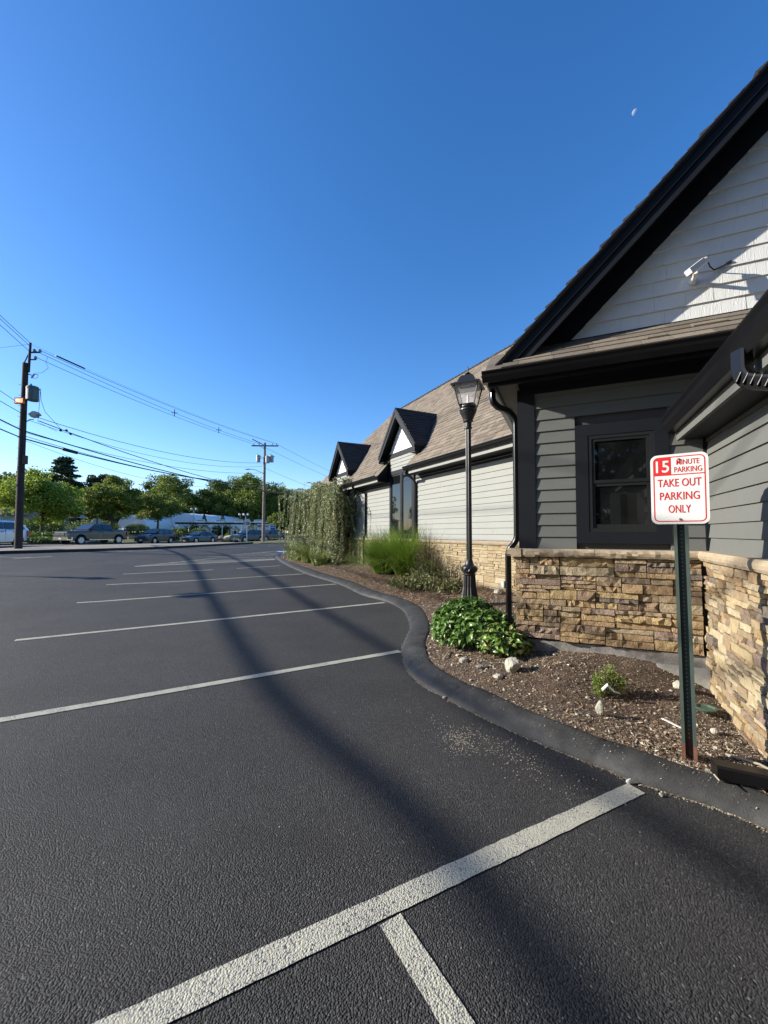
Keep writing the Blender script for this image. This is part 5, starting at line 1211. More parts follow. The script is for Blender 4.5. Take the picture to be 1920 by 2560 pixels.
def can(c, r, h, m, parent, bush_=True):
    mb = MB(); mb.lathe((c[0], c[1], c[2]-h/2), [(r*.96, 0), (r, .03), (r, h*.82), (r*1.06, h*.83), (r*1.06, h*.88), (r*.9, h), (.02, h)], 16); o = obj('transformer', mb, m, parent)
    mb = MB(); mb.lathe((c[0]-r*.35, c[1], c[2]+h/2-.02), [(.04, 0), (.06, .05), (.035, .09), (.055, .14), (.02, .2)], 8); mb.tube([(c[0]+r, c[1], c[2]+h*.3), (c[0]+r+.1, c[1], c[2]+h*.32)], .04, 6); obj('bushing', mb, M['can'], o)
    return o
can(V3(P1[0]+.56, P1[1]-.05, z1p(985)), .29, .8, M['can_dark'], up)
mb = MB(); mb.cube((P1[0]+.22, P1[1], z1p(975)), (.3, .06, .05)); mb.cube((P1[0]+.22, P1[1], z1p(992)), (.3, .06, .05)); mb.tube([(P1[0]+.1, P1[1], z1p(933)), (P1[0]+.42, P1[1], z1p(938))], .025, 5); obj('bracket', mb, M['iron'], up)
mb = MB(); a_ = V3(P1[0]+.52, P1[1], z1p(940)); mb.tube([a_+V3(-.1, 0, -.12), a_+V3(.06, 0, .12)], .045, 7); mb.tube([a_+V3(.06, 0, .12), a_+V3(.26, 0, .06)], .02, 5); mb.tube([a_+V3(-.02, 0, -.1), a_+V3(.12, 0, -.14), a_+V3(.24, 0, -.08), a_+V3(.28, 0, .04)], .012, 5); obj('fuse_cutout', mb, M['can'], up)
mb = MB(); mb.tube([(P1[0]+.15, P1[1], z1p(1056)), (P1[0]+.4, P1[1], z1p(1049)), (P1[0]+.62, P1[1], z1p(1049))], .025, 6); obj('light_arm', mb, M['iron'], up)
mb = MB(); c_ = V3(P1[0]+.68, P1[1], z1p(1037)); mb.hexa([c_+V3(-.12, -.12, -.16), c_+V3(.16, -.12, -.13), c_+V3(.16, .12, -.13), c_+V3(-.12, .12, -.16), c_+V3(-.26, -.16, .0), c_+V3(.0, -.16, .18), c_+V3(.0, .16, .18), c_+V3(-.26, .16, .0)]); mb.hexa([c_+V3(-.02, -.14, -.14), c_+V3(.28, -.14, .0), c_+V3(.28, .14, .0), c_+V3(-.02, .14, -.14), c_+V3(-.05, -.15, .16), c_+V3(.12, -.15, .17), c_+V3(.12, .15, .17), c_+V3(-.05, .15, .16)]); obj('floodlight', mb, M['can'], up)
mb = MB(); c_ = V3(P1[0]-.0, P1[1]-.22, z1p(1005)); mb.cube(c_, (.5, .10, .34)); bx_ = obj('flasher_box', mb, mat('amber_housing', (.45, .2, .13), .5), up)
mb = MB(); mb.cube(c_-V3(0, .055, 0), (.40, .012, .22)); obj('lamp_face', mb, mat('amber_lamp', (.9, .3, .15), .3, emit=((1, .22, .08), 1.6), noise=(9, .4)), bx_)
mb = MB(); mb.sphere(c_-V3(.06, .065, -.01), .055, 8, (1.5, .3, 1)); obj('lamp_glow', mb, mat('hot_lamp', (1, .9, .7), .3, emit=((1, .8, .5), 3.)), bx_)
mb = MB(); mb.cube((P1[0]+.26, P1[1]-.05, z1p(1150)), (.16, .2, .48)); obj('meter_box', mb, M['bark'], up)
mb = MB()
for k in range(9): zz_ = P1[2]+4.5+k*.6; mb.tube([(P1[0]-.17, P1[1], zz_), (P1[0]-.28, P1[1], zz_)], .012, 5)
obj('step_bolt', mb, M['iron'], up, kind='stuff')
# far pole
up2 = thing('utility_pole', P2, 'far grey utility pole with cross arm and three transformers', 'utility pole')
mb = MB(); mb.tube([P2-ZV*.3, V3(P2[0]+.06, P2[1], z2p(1107))], [.17, .12], 12); obj('pole', mb, M['pole_grey'], up2)
X2, Y2 = P2[0]+.1, P2[1]
mb = MB(); mb.hexa([V3(X2-1.38, Y2-.22, z2p(1116.5)), V3(X2+1.35, Y2+.05, z2p(1115.5)), V3(X2+1.35, Y2+.17, z2p(1115.5)), V3(X2-1.38, Y2-.1, z2p(1116.5)), V3(X2-1.38, Y2-.22, z2p(1113.8)), V3(X2+1.35, Y2+.05, z2p(1113)), V3(X2+1.35, Y2+.17, z2p(1113)), V3(X2-1.38, Y2-.1, z2p(1113.8))]); mb.tube([V3(X2-1.25, Y2-.4, z2p(1100)), V3(X2-.2, Y2, z2p(1112))], .045, 6); mb.tube([V3(X2-.5, Y2, z2p(1116)), V3(X2, Y2, z2p(1123))], .02, 4); obj('cross_arm', mb, M['pole_wood'], up2)
for dx in (-1.2, -.65, .75, 1.2): mb = MB(); mb.lathe((X2+dx, Y2, z2p(1112.5)), [(.02, 0), (.07, .03), (.04, .08), (.07, .12), (.02, .2)], 8); obj('insulator', mb, M['can'], up2)
for dx, py, dy in ((-.72, 1146.5, 0), (.68, 1147, 0), (.33, 1150, -.25)): can(V3(X2+dx, Y2+dy, z2p(py)), .22, .72, M['can'], up2)
mb = MB(); mb.cube((X2-.35, Y2, z2p(1145)), (.6, .05, .05)); mb.cube((X2+.3, Y2, z2p(1145)), (.6, .05, .05)); obj('bracket', mb, M['iron'], up2)
mb = MB(); mb.tube([V3(X2-.1, Y2, z2p(1185)), V3(X2-.5, Y2-.1, z2p(1180)), V3(X2-1.0, Y2-.2, z2p(1175)), V3(X2-1.5, Y2-.3, z2p(1173.5))], .03, 6); obj('light_arm', mb, M['can'], up2)
mb = MB(); mb.sphere((X2-1.7, Y2-.35, z2p(1174.3)), .28, 10, (1.1, .5, .22)); obj('street_light', mb, M['can'], up2)
# third pole, hidden by the roof; and the pole left behind the camera, outside the frame
P3 = V3(-2.6, 66, gz(-2.6, 66)); up3 = thing('utility_pole', P3, 'utility pole hidden behind the restaurant roof', 'utility pole'); mb = MB(); mb.tube([P3, P3+ZV*9.0], [.17, .13], 10); obj('pole', mb, M['pole_grey'], up3)
P0 = V3(-6.0, -14, gz(-6, -14)); up0 = thing('utility_pole', P0, 'utility pole in the lot left of and behind the camera', 'utility pole'); mb = MB(); mb.tube([P0, P0+ZV*12.6], [.19, .13], 12); mb.cube(P0+ZV*12, (2, .1, .12)); obj('pole', mb, M['pole_wood'], up0)
def cat_(p, q, sag, n=28): p, q = V3(*p), V3(*q); return [p+(q-p)*t-ZV*4*sag*t*(1-t) for t in np.linspace(0, 1, n)]
def wire(pts, r, label, group=None, m='cable', name='overhead_wire'): mb = MB(); mb.tube(pts, r, 6); return tag(obj(name, mb, M[m]), label, 'overhead wire', group)
q1 = lambda dx, py: V3(X1+dx, P1[1], z1p(py)); q2 = lambda dx, py: V3(X2+dx, P2[1], z2p(py)); p1_ = lambda py, dx=.16: V3(P1[0]+dx, P1[1], z1p(py)); p2_ = lambda py: V3(P2[0]+.08, P2[1], z2p(py))
ww = .013
t1 = [wire(cat_(q1(.56, 876), q2(1.2, 1109.5), .35), ww, 'top power wire of the span between the poles'), wire(cat_(q1(.24, 876), q2(-.65, 1109), .35), ww, 'middle power wire of the span between the poles'), wire(cat_(q1(.32, 893), q2(-1.2, 1110), .30), ww, 'lowest of the three top power wires of the span')]
mb = MB(); a_, b_ = V3(X1+.10, P1[1], z1p(862)), q2(.9, 1106); pp = cat_(a_, b_, .35); wire(pp, .006, 'very thin topmost wire of the span'); i0 = 1
mb = MB(); g = [a_+(b_-a_)*t-ZV*4*.35*t*(1-t) for t in (.055, .09, .13)]; mb.tube([q+V3(0, 0, 0) for q in g], .045, 7); tag(obj('wire_guard', mb, M['cable']), 'black tube guard on the thin topmost wire near the pole', 'wire guard')
mb = MB()
for t in (.47, .71): 
    p = cat_(q1(.24, 876), q2(-.65, 1109), .35, 101)[int(t*100)]; mb.tube([p-ZV*.28, p+ZV*.28], .03, 5); mb.tube([p-V3(.25, 0, 0), p+V3(.25, 0, 0)], .025, 5)
tag(obj('wire_spacer', mb, M['cable']), 'wire spacers gripping the top power wires mid span', 'wire spacer')
w_ = wire(cat_(p1_(1043, .8), p2_(1157), .75), .016, 'secondary wire under the street light of the near pole'); wire(cat_(p1_(1050, .3), p2_(1165), .95), .012, 'thin drooping wire below the secondary wire')
wire(cat_(p1_(1052, .9), V3(P3[0], P3[1], P3[2]+8.2), 2.4), .024, 'black cable drooping from the floodlight towards the roof'); wire(cat_(p1_(1078), V3(P3[0], P3[1], P3[2]+7.9), 1.9), .034, 'thick black bundled cable passing in front of the far pole')
wire(cat_(p1_(1081), p2_(1182), .75), .014, 'slim cable just under the bundled cable'); wire(cat_(p1_(1097), p2_(1213), .55), .038, 'thick telephone cable low on both poles'); wire(cat_(p1_(1090), p2_(1206), .75), .016, 'thin cable above the telephone cable'); wire(cat_(p1_(1101), p2_(1207.), 1.35), .01, 'thin loose wire sagging lowest between the poles')
bc = cat_(p1_(1078), V3(P3[0], P3[1], P3[2]+7.9), 1.9, 201)
def along(a, b): return [p-ZV*.0 for p in bc[int(a*200):int(b*200)+1:4]]
mb = MB(); mb.tube(along(.42, .73), .075, 8); o = obj('cable_guard', mb, M['orange']); tag(o, 'brown tube guard around the bundled cable crossing the far pole', 'cable guard')
mb = MB(); mb.tube(along(.53, .55), .10, 8); mb.tube(along(.71, .74), .10, 8); obj('guard_coupling', mb, M['cable'], o)
mb = MB(); q = [V3(*p) for p in cat_(p1_(1052, .9), V3(P3[0], P3[1], P3[2]+8.2), 2.4, 101)]; mb.tube([q[k]+V3(0, 0, -.12+.1*math.sin(k*1.7)) for k in range(74, 99, 2)], [.05+.05*abs(math.sin(k*1.3)) for k in range(13)], 7); tag(obj('cable_bundle', mb, M['cable']), 'tangled black taped cable bundle near the restaurant roof', 'cable bundle')
tc_ = cat_(p1_(1097), p2_(1213), .55, 101); mb = MB(); mb.tube([tc_[k] for k in (9, 11, 13)], .09, 8); tag(obj('splice_case', mb, M['cable']), 'black splice case on the telephone cable near the near pole', 'splice case')
mb = MB(); tg = cat_(p1_(1052, .9), V3(P3[0], P3[1], P3[2]+8.2), 2.4, 201)
for k in (5, 6, 7): mb.sphere(tg[k]+V3(rd.uniform(-.1, .1), 0, rd.uniform(-.1, .1)), .08, 6)
mb.tube([V3(P1[0]+.95, P1[1], z1p(972)), V3(P1[0]+1.0, P1[1], z1p(1000)), V3(P1[0]+1.25, P1[1], z1p(1030)), tg[5]], .012, 5); mb.tube([V3(P1[0]+.95, P1[1], z1p(975)), V3(P1[0]+.92, P1[1], z1p(1010)), V3(P1[0]+.85, P1[1], z1p(1055)), tg[4]-ZV*.2], .01, 5)
mb.tube([q1(1.0, 893), q1(.9, 905), q1(1.05, 920), q1(.7, 932), V3(P1[0]+.6, P1[1], z1p(933))], .009, 5); obj('drop_wire', mb, M['cable'], up)
# spans leaving the near pole towards the camera side and beyond
for py, r_, s_, lab in ((858, ww, .2, 'uppermost power wire running off the left edge'), (866, ww, .2, 'second power wire running off the left edge'), (880, ww, .2, 'third power wire running off the left edge')): wire(cat_(p1_(py, .3), V3(P0[0], P0[1], P0[2]+12.4), s_), r_, lab)
for py, r_, s_, zz_, lab in ((1035, .016, .4, 9.6, 'secondary wire running off the left edge at mid pole'), (1015, .014, .2, 10.2, 'thin wire running off the left edge beside the amber lamp'), (1076, .034, .4, 8.6, 'thick bundled cable running off the left edge'), (1095, .03, .5, 7.9, 'telephone cable running off the left edge')): wire(cat_(p1_(py, 0), V3(P0[0], P0[1], P0[2]+zz_), s_), r_, lab)
wire(cat_(p1_(860, .3), V3(-42, 26, 12.6), .3), .008, 'service wire leaving the pole top to the left')
wire(cat_(q2(1.2, 1110), V3(2, 78, 8.5), .5), .013, 'power wire dropping right behind the roof from the cross arm end'); wire(cat_(q2(.1, 1120), V3(2, 78, 8.0), .6), .013, 'lower power wire dropping right behind the roof'); wire(cat_(p2_(1170), V3(-1, 62, 5.0), .3), .012, 'service wire sloping down right of the far pole')
wire(cat_(p2_(1208), V3(-3.5, 60, 4.0), .3), .016, 'cable with clamps sloping down right of the far pole'); wire(cat_(p2_(1215), V3(-3.5, 60, 3.2), .2), .024, 'lowest cable sloping down right of the far pole'); wire(cat_(V3(-30, 58, 8.), V3(6, 60, 12.3-3), 1.6), .01, 'thin wire crossing low behind the far pole')
# heavy cables left of the frame: their shadows run across the lot
P4 = V3(-12.9, -6.5, gz(-12.9, -6.5)); P5 = V3(-30.6, 29.5, ground_z(-30.6, 29.5))
for P_, lab in ((P4, 'short service pole left of the camera'), (P5, 'short service pole across the road outside the frame')):
    t_p = thing('service_pole', P_, lab, 'utility pole'); mb = MB(); mb.tube([P_, P_+ZV*7.3], [.14, .11], 10); obj('pole', mb, M['pole_wood'], t_p)
cotE = 1/math.tan(R(SUN_EL)); sh = lambda g_, h: V3(g_[0]-math.sin(R(SUN_AZ))*cotE*h, g_[1]-math.cos(R(SUN_AZ))*cotE*h, h)
for pts, r_, lab in (([(-15.3, 29.4), (-9.5, 20.9), (-3.64, 9.2), (-1.06, 4.12), (.35, 2.04), (1.1, .3), (2.6, -3)], .055, 'thick service cable left of the picture, nearer one'), ([(-15.2, 29.6), (-9.2, 24.2), (-4.8, 16.1), (-1.28, 8.37), (.18, 5.25), (1.5, 2.2), (3.9, -3)], .045, 'thick service cable left of the picture, farther one')):
    pp = spline(pts, 8); wire([sh(p, 6.2) for p in pp], r_, lab)
p = sh((-4.15, 9.35), 6.2); mb = MB(); mb.sphere(p, .22, 10, (1, 1.7, .6)); tag(obj('splice_case', mb, M['cable']), 'unseen lump added on the service cable left of the picture for its shadow', 'splice case')  # unseen lump added on the cable to cast a dark blob on the lot

# ------------------------------------------------------------------ vehicles
M['tyre'] = mat('tyre_rubber', (.012, .012, .012), .85); M['rim'] = mat('alloy_rim', (.42, .42, .43), .35, metal=.6); M['chrome'] = mat('chrome', (.6, .6, .6), .15, metal=1)
M['carglass'] = mat('car_glass', (.012, .016, .018), .03, spec=.9); M['plastic'] = mat('black_plastic', (.018, .018, .018), .6); M['headlight'] = mat('headlight_lens', (.3, .31, .31), .15, spec=.8); M['taillight'] = mat('tail_light_lens', (.35, .02, .02), .2); M['plate'] = mat('number_plate', (.6, .6, .55), .5)
def paint(name, c): return mat(name, c, .28, metal=.35, spec=.5, coat=.8)
def vehicle(name, label, cat, loc, heading, kind, body, chrome=False, scale=1., lift=0):
    K = dict(pickup=dict(L=5.8, W=2.0, H=1.92, hood=1.2, belt=1.28, wb=(1.85, -1.75), r=.41, clr=.45, st=[(2.9, .55, 1.08), (2.84, .48, 1.15), (2.4, .45, 1.20), (1.15, .45, 1.26), (1.0, .45, 1.30), (-1.15, .45, 1.30), (-1.2, .45, 1.32), (-2.75, .5, 1.32), (-2.86, .55, 1.30)], cab=[(1.15, 1.27), (.35, 1.86), (-.3, 1.92), (-1.0, 1.88), (-1.22, 1.30)]),
             suv=dict(L=4.55, W=1.84, H=1.68, hood=1.05, belt=1.10, wb=(1.36, -1.3), r=.35, clr=.3, st=[(2.27, .45, .72), (2.2, .32, .92), (1.7, .3, 1.04), (1.05, .3, 1.10), (0, .28, 1.10), (-1.5, .3, 1.14), (-2.1, .34, 1.12), (-2.27, .48, 1.0)], cab=[(1.1, 1.08), (.28, 1.60), (-.3, 1.68), (-1.3, 1.65), (-1.85, 1.52), (-2.15, 1.1)]),
             sedan=dict(L=4.6, W=1.78, H=1.44, hood=.9, belt=.95, wb=(1.4, -1.3), r=.33, clr=.2, st=[(2.3, .38, .62), (2.22, .25, .76), (1.7, .22, .88), (.95, .22, .95), (0, .2, .96), (-1.5, .22, 1.0), (-2.1, .28, 1.0), (-2.3, .42, .88)], cab=[(1.05, .93), (.2, 1.38), (-.35, 1.44), (-.95, 1.40), (-1.85, 1.0)]))[kind]
    z0 = gz(loc[0], loc[1]) if len(loc) == 2 else loc[2]; base = V3(loc[0], loc[1], z0); fw = az(heading); lf_ = V3(-fw[1], fw[0], 0)
    def T(x, y, z): return base+(fw*x+lf_*y+ZV*z)*scale
    v = thing(name, base, label, cat); W_ = K['W']/2
    def loft(st, close=True):
        mb = MB(); rings = []
        for st_ in st: rings.append([T(*q) for q in st_])
        n = len(rings[0]); mb.v = [tuple(p) for r_ in rings for p in r_]
        for i in range(len(rings)-1):
            for k in range(n): mb.f.append((i*n+k, i*n+(k+1) % n, (i+1)*n+(k+1) % n, (i+1)*n+k))
        mb.f += [tuple(range(n))[::-1], tuple((len(rings)-1)*n+k for k in range(n))]; return mb
    st = []
    xs_ = [s[0] for s in K['st']][::-1]; zb_ = [s[1] for s in K['st']][::-1]; zt_ = [s[2] for s in K['st']][::-1]
    for x in sorted(set([round(s[0], 2) for s in K['st']]+list(np.round(np.linspace(-K['L']/2+.1, K['L']/2-.1, 40), 2))), reverse=True):
        b_, t_ = np.interp(x, xs_, zb_), np.interp(x, xs_, zt_); e = abs(x)/(K['L']/2); w2 = W_*(1-.16*max(0, e-.78)/.22)
        for wx in K['wb']:      # wheel arch
            dxx = abs(x-wx); ra = K['r']*1.22
            if dxx < ra: b_ = max(b_, K['r']+math.sqrt(ra*ra-dxx*dxx)*.98)
        b_ = min(b_, t_-.12)
        st.append([(x, -w2*.9, b_), (x, -w2, b_+.04), (x, -w2, t_-.22), (x, -w2*.97, t_-.08), (x, -w2*.86, t_), (x, w2*.86, t_), (x, w2*.97, t_-.08), (x, w2, t_-.22), (x, w2, b_+.04), (x, w2*.9, b_)])
    pm = paint(body[0], body[1]); obj('body', loft(st), pm, v, smooth=False)
    mb = MB(); mb.hexa([T(x, y, z) for z in (K['clr']-.05, K['r']+.35) for x, y in ((-K['L']/2+.25, -W_*.82), (K['L']/2-.3, -W_*.82), (K['L']/2-.3, W_*.82), (-K['L']/2+.25, W_*.82))]); obj('underbody', mb, M['plastic'], v)
    cab = K['cab']; st = []
    for (x, z) in cab:
        f = (z-cab[0][1])/(K['H']-cab[0][1]); wt = W_*(.93-.20*f); bz_ = K['belt']-.1; st.append([(x, -W_*.93, min(bz_, z-.01)), (x, -wt, z-.06*f), (x, -wt*.85, z), (x, wt*.85, z), (x, wt, z-.06*f), (x, W_*.93, min(bz_, z-.01))])
    obj('roof', loft(st), pm, v)
    # windows
    H = K['H']; bl = K['belt']+.03; 
    def yw(z): f = (z-cab[0][1])/(H-cab[0][1]); return W_*(.93-.20*f)+.006
    xf0, xf1 = cab[0][0]-.18, cab[1][0]-.06; xr1, xr0 = cab[-2][0]+.10, cab[-1][0]+.22; zt2 = min(H-.13, cab[1][1]-.05)
    if kind == 'pickup': xr0, xr1 = -1.12, -.98
    cuts = {'pickup': [(xf0, -.12, xf1, -.12), (-.2, xr0, -.2, xr1)], 'suv': [(xf0, -.25, xf1, -.25), (-.33, -1.15, -.33, -1.15), (-1.25, -1.85, -1.25, -1.62)], 'sedan': [(xf0, -.3, xf1, -.3), (-.38, -1.35, -.38, -.95)]}[kind]
    for s_ in (-1, 1):
        for (xa, xb, xc, xd) in cuts:
            mb = MB(); q = [T(xa, s_*yw(bl), bl), T(xb, s_*yw(bl), bl), T(xd, s_*yw(zt2), zt2), T(xc, s_*yw(zt2), zt2)]; mb.extr(q, lf_*s_*.012*scale); obj('side_window', mb, M['carglass'], v)
    (xa, za), (xb, zb2) = cab[0], cab[1]; mb = MB(); q = [T(xa-.06, -W_*.80, za+.06), T(xa-.06, W_*.80, za+.06), T(xb+.06, W_*.68, zb2-.03), T(xb+.06, -W_*.68, zb2-.03)]; mb.extr(q, (fw*.03+ZV*.035)*scale); obj('windscreen', mb, M['carglass'], v)
    (xa, za), (xb, zb2) = cab[-1], cab[-2]; mb = MB(); q = [T(xa+.03, -W_*.72, za+.10), T(xa+.03, W_*.72, za+.10), T(xb-.03, W_*.62, zb2-.06), T(xb-.03, -W_*.62, zb2-.06)]; mb.extr(q, (-fw*.03+ZV*.02)*scale); obj('rear_window', mb, M['carglass'], v)
    for x in K['wb']:
        for s_ in (-1, 1):
            r_ = K['r']; c_ = T(x, s_*(W_-.12), r_); mb = MB(); mb.tube([c_-lf_*s_*.1*scale, c_-lf_*s_*.08*scale, c_+lf_*s_*.1*scale, c_+lf_*s_*.125*scale], [r_*.9*scale, r_*scale, r_*scale, r_*.93*scale], 20); w_o = obj('wheel', mb, M['tyre'], v)
            mb = MB(); mb.tube([c_+lf_*s_*.115*scale, c_+lf_*s_*.132*scale], [r_*.66*scale, r_*.62*scale], 16); obj('rim', mb, M['rim'], w_o)
            mb = MB()
            for k in range(5):
                a = k*6.283/5; d_ = fw*math.cos(a)+ZV*math.sin(a); d2 = fw*math.cos(a+.63)+ZV*math.sin(a+.63); p = c_+lf_*s_*.134*scale; mb.extr([p+d2*r_*.2, p+(d2*.95+d_*.25)*r_*.5, p+(d2*.95-d_*.0)*r_*.56], lf_*s_*.004)
            obj('rim_gap', mb, M['plastic'], w_o)
    xfz = K['L']/2; hz = K['hood']
    fr = M['chrome'] if chrome else M['plastic']
    mb = MB(); gh = (hz-.38, hz-.13) if kind == 'pickup' else (hz-.42, hz-.24); mb.hexa([T(x, y, z) for z in gh for x, y in ((xfz-.12, -W_*.52), (xfz+.012, -W_*.50), (xfz+.012, W_*.50), (xfz-.12, W_*.52))]); gr_ = obj('grille', mb, fr, v)
    mb = MB()
    for k in (-.25, .25): mb.hexa([T(x, y, z) for z in (gh[0]+.04, gh[1]-.04) for x, y in ((xfz-.05, W_*(k-.2)), (xfz+.026, W_*(k-.2)), (xfz+.026, W_*(k+.2)), (xfz-.05, W_*(k+.2)))])
    obj('grille_opening', mb, M['plastic'], gr_)
    for s_ in (-1, 1):
        mb = MB(); a, b_ = sorted((s_*W_*.56, s_*W_*.86)); mb.hexa([T(x, y, z) for z in (hz-.34, hz-.2) for x, y in ((xfz-.2, a), (xfz+.005-.05*(s_ < 0), a), (xfz+.005-.05*(s_ > 0), b_), (xfz-.2, b_))]); obj('headlight', mb, M['headlight'], v)
        mb = MB(); a, b_ = sorted((s_*W_*.72, s_*W_*.96)); mb.hexa([T(x, y, z) for z in (hz-.42, hz-.02) for x, y in ((-xfz-.0, a), (-xfz+.25, a), (-xfz+.25, b_), (-xfz+.04, b_))]); obj('tail_light', mb, M['taillight'], v)
        mb = MB(); p = T(cab[0][0]-.25, s_*(W_+.10), bl+.05); mb.cube(p, (.22*scale, .22*scale, .17*scale), 0); obj('mirror', mb, pm if kind != 'pickup' else M['plastic'], v)
    bmz = (K['clr']-.02, K['clr']+.24); bm_ = M['chrome'] if (chrome or kind == 'pickup') else M['plastic']
    mb = MB(); mb.hexa([T(x, y, z) for z in bmz for x, y in ((xfz-.35, -W_*.93), (xfz+.03, -W_*.82), (xfz+.03, W_*.82), (xfz-.35, W_*.93))]); obj('front_bumper', mb, bm_, v)
    mb = MB(); mb.hexa([T(x, y, z) for z in bmz for x, y in ((-xfz-.04, -W_*.86), (-xfz+.2, -W_*.93), (-xfz+.2, W_*.93), (-xfz-.04, W_*.86))]); obj('rear_bumper', mb, bm_, v)
    mb = MB(); mb.hexa([T(x, y, z) for z in (bmz[0]+.07, bmz[0]+.2) for x, y in ((xfz, -.16), (xfz+.045, -.16), (xfz+.045, .16), (xfz, .16))]); obj('number_plate', mb, M['plate'], v)
    mb = MB()      # door seams and handles
    for s_ in (-1, 1):
        for x in ((cab[0][0]-.1, cuts[0][1]-.04, cuts[-1][1]-.02) if kind != 'suv' else (cab[0][0]-.1, -.29, -1.2)): mb.hexa([T(x_, y_, z_) for z_ in (K['clr']+.12, K['belt']-.02) for x_, y_ in ((x-.008, s_*(W_-.02)), (x+.008, s_*(W_-.02)), (x+.008, s_*(W_+.002)), (x-.008, s_*(W_+.002)))])
    obj('door_seam', mb, M['plastic'], v)
    mb = MB()
    for s_ in (-1, 1):
        for x in (cuts[0][1]+.12, cuts[1][1]+.12): mb.hexa([T(x_, y_, z_) for z_ in (K['belt']-.16, K['belt']-.12) for x_, y_ in ((x, s_*(W_-.01)), (x+.18, s_*(W_-.01)), (x+.18, s_*(W_+.025)), (x, s_*(W_+.025)))])
    obj('door_handle', mb, M['plastic'], v)
    if kind == 'pickup':
        mb = MB(); mb.hexa([T(x, y, z) for z in (1.0, 1.335) for x, y in ((-2.78, -.86), (-1.3, -.86), (-1.3, .86), (-2.78, .86))]); obj('cargo_bed', mb, M['plastic'], v)
        for s_ in (-1, 1): mb = MB(); a, b_ = sorted((s_*(W_-.02), s_*(W_+.10))); mb.hexa([T(x, y, z) for z in (.42, .47) for x, y in ((-1.2, a), (1.2, a), (1.2, b_), (-1.2, b_))]); obj('side_step', mb, M['chrome'], v)
    return v
vehicle('pickup_truck', 'grey crew cab pickup truck waiting on the road', 'pickup truck', (-26.75, 37.2), 196, 'pickup', ('grey_truck_paint', (.05, .055, .053)))
vehicle('parked_suv', 'dark blue crossover behind the grey pickup truck', 'car', (-25.4, 45.0), 187, 'suv', ('dark_blue_paint', (.012, .02, .032)))
vehicle('sedan', 'blue grey sedan on the road behind the dark crossover', 'car', (-22.9, 50.2), 200, 'sedan', ('steel_blue_paint', (.035, .065, .085)))
vehicle('white_suv', 'white crossover leaving the picture at the left behind the pole', 'car', (-26.0, 26.4), 176, 'suv', ('white_paint', (.62, .64, .68)), scale=1.06)
vehicle('parked_suv', 'dark boxy four by four with chrome bumper behind the route sign', 'car', (-20.4, 61.0), 212, 'suv', ('black_blue_paint', (.03, .045, .06)), chrome=True, scale=1.12)
vehicle('pickup_truck', 'dark pickup truck with chrome grille right of the far pole', 'pickup truck', (-18.4, 65.2), 208, 'pickup', ('black_truck_paint', (.03, .035, .04)), chrome=True)

# ------------------------------------------------------------------ signs and the nursery across the road
def simple_sign(name, label, x, y, z0, z1, w_, h_, face, material, txt=None, tcol='cable', yaw=None, cat='sign'):
    t = thing(name, (x, y, z0), label, cat); d = V3(-x, -y, 0); d /= np.linalg.norm(d); s_ = V3(-d[1], d[0], 0)*-1
    if s_[0] < 0: s_ = -s_
    def F(a, z, o): return V3(x, y, 0)+s_*a+d*o+z*ZV
    mb = MB(); mb.tube([F(0, z0-.1, -.03), F(0, z1, -.03)], .03, 6); obj('post', mb, M['can'], t)
    mb = MB(); mb.box(F, -w_/2, w_/2, z1-h_, z1, -.01, .01); p = obj('panel', mb, material, t)
    if txt: text(txt, 0, z1-h_/2, h_*.55, w_*.82, tcol, p, F=F, off=.02, bold=.03)
    return t, F, p
xs_, ys_ = -13.35, 39.4; zg = gz(xs_, ys_)+.08
zt_s = 1.55+39.4*(.0376+(1294-1300.5)/1010)
t, F, p = simple_sign('route_sign', 'square white route 126 sign on a thin post', xs_, ys_, zg, zt_s, .62, .58, None, M['sign_white'], '126', 'cable')
mb = MB(); mb.box(F, -.22, .22, zt_s+.03, zt_s+.13, -.01, .01); obj('plate', mb, M['sign_white'], t, label='small plate above the route sign')
# back of a stop sign
x, y = -31.9, 44.9; zc = 1.55+44.9*(.0376+(1294-1305)/1010); t = thing('stop_sign', (x, y, ground_z(x, y)), 'tan back of an octagonal stop sign behind the pickup truck', 'sign'); d = V3(-x, -y, 0)/math.hypot(x, y); s_ = V3(d[1], -d[0], 0)
mb = MB(); mb.extr([V3(x, y, zc)+s_*.44*math.cos(R(22.5+45*k))+ZV*.44*math.sin(R(22.5+45*k)) for k in range(8)], d*.01); obj('panel', mb, mat('tan_sign_back', (.4, .34, .26), .7), t); mb = MB(); mb.cube((x+d[0]*.05, y+d[1]*.05, (zc+.4+ground_z(x, y))/2), (.07, .07, zc+.4-ground_z(x, y))); obj('post', mb, M['plastic'], t)
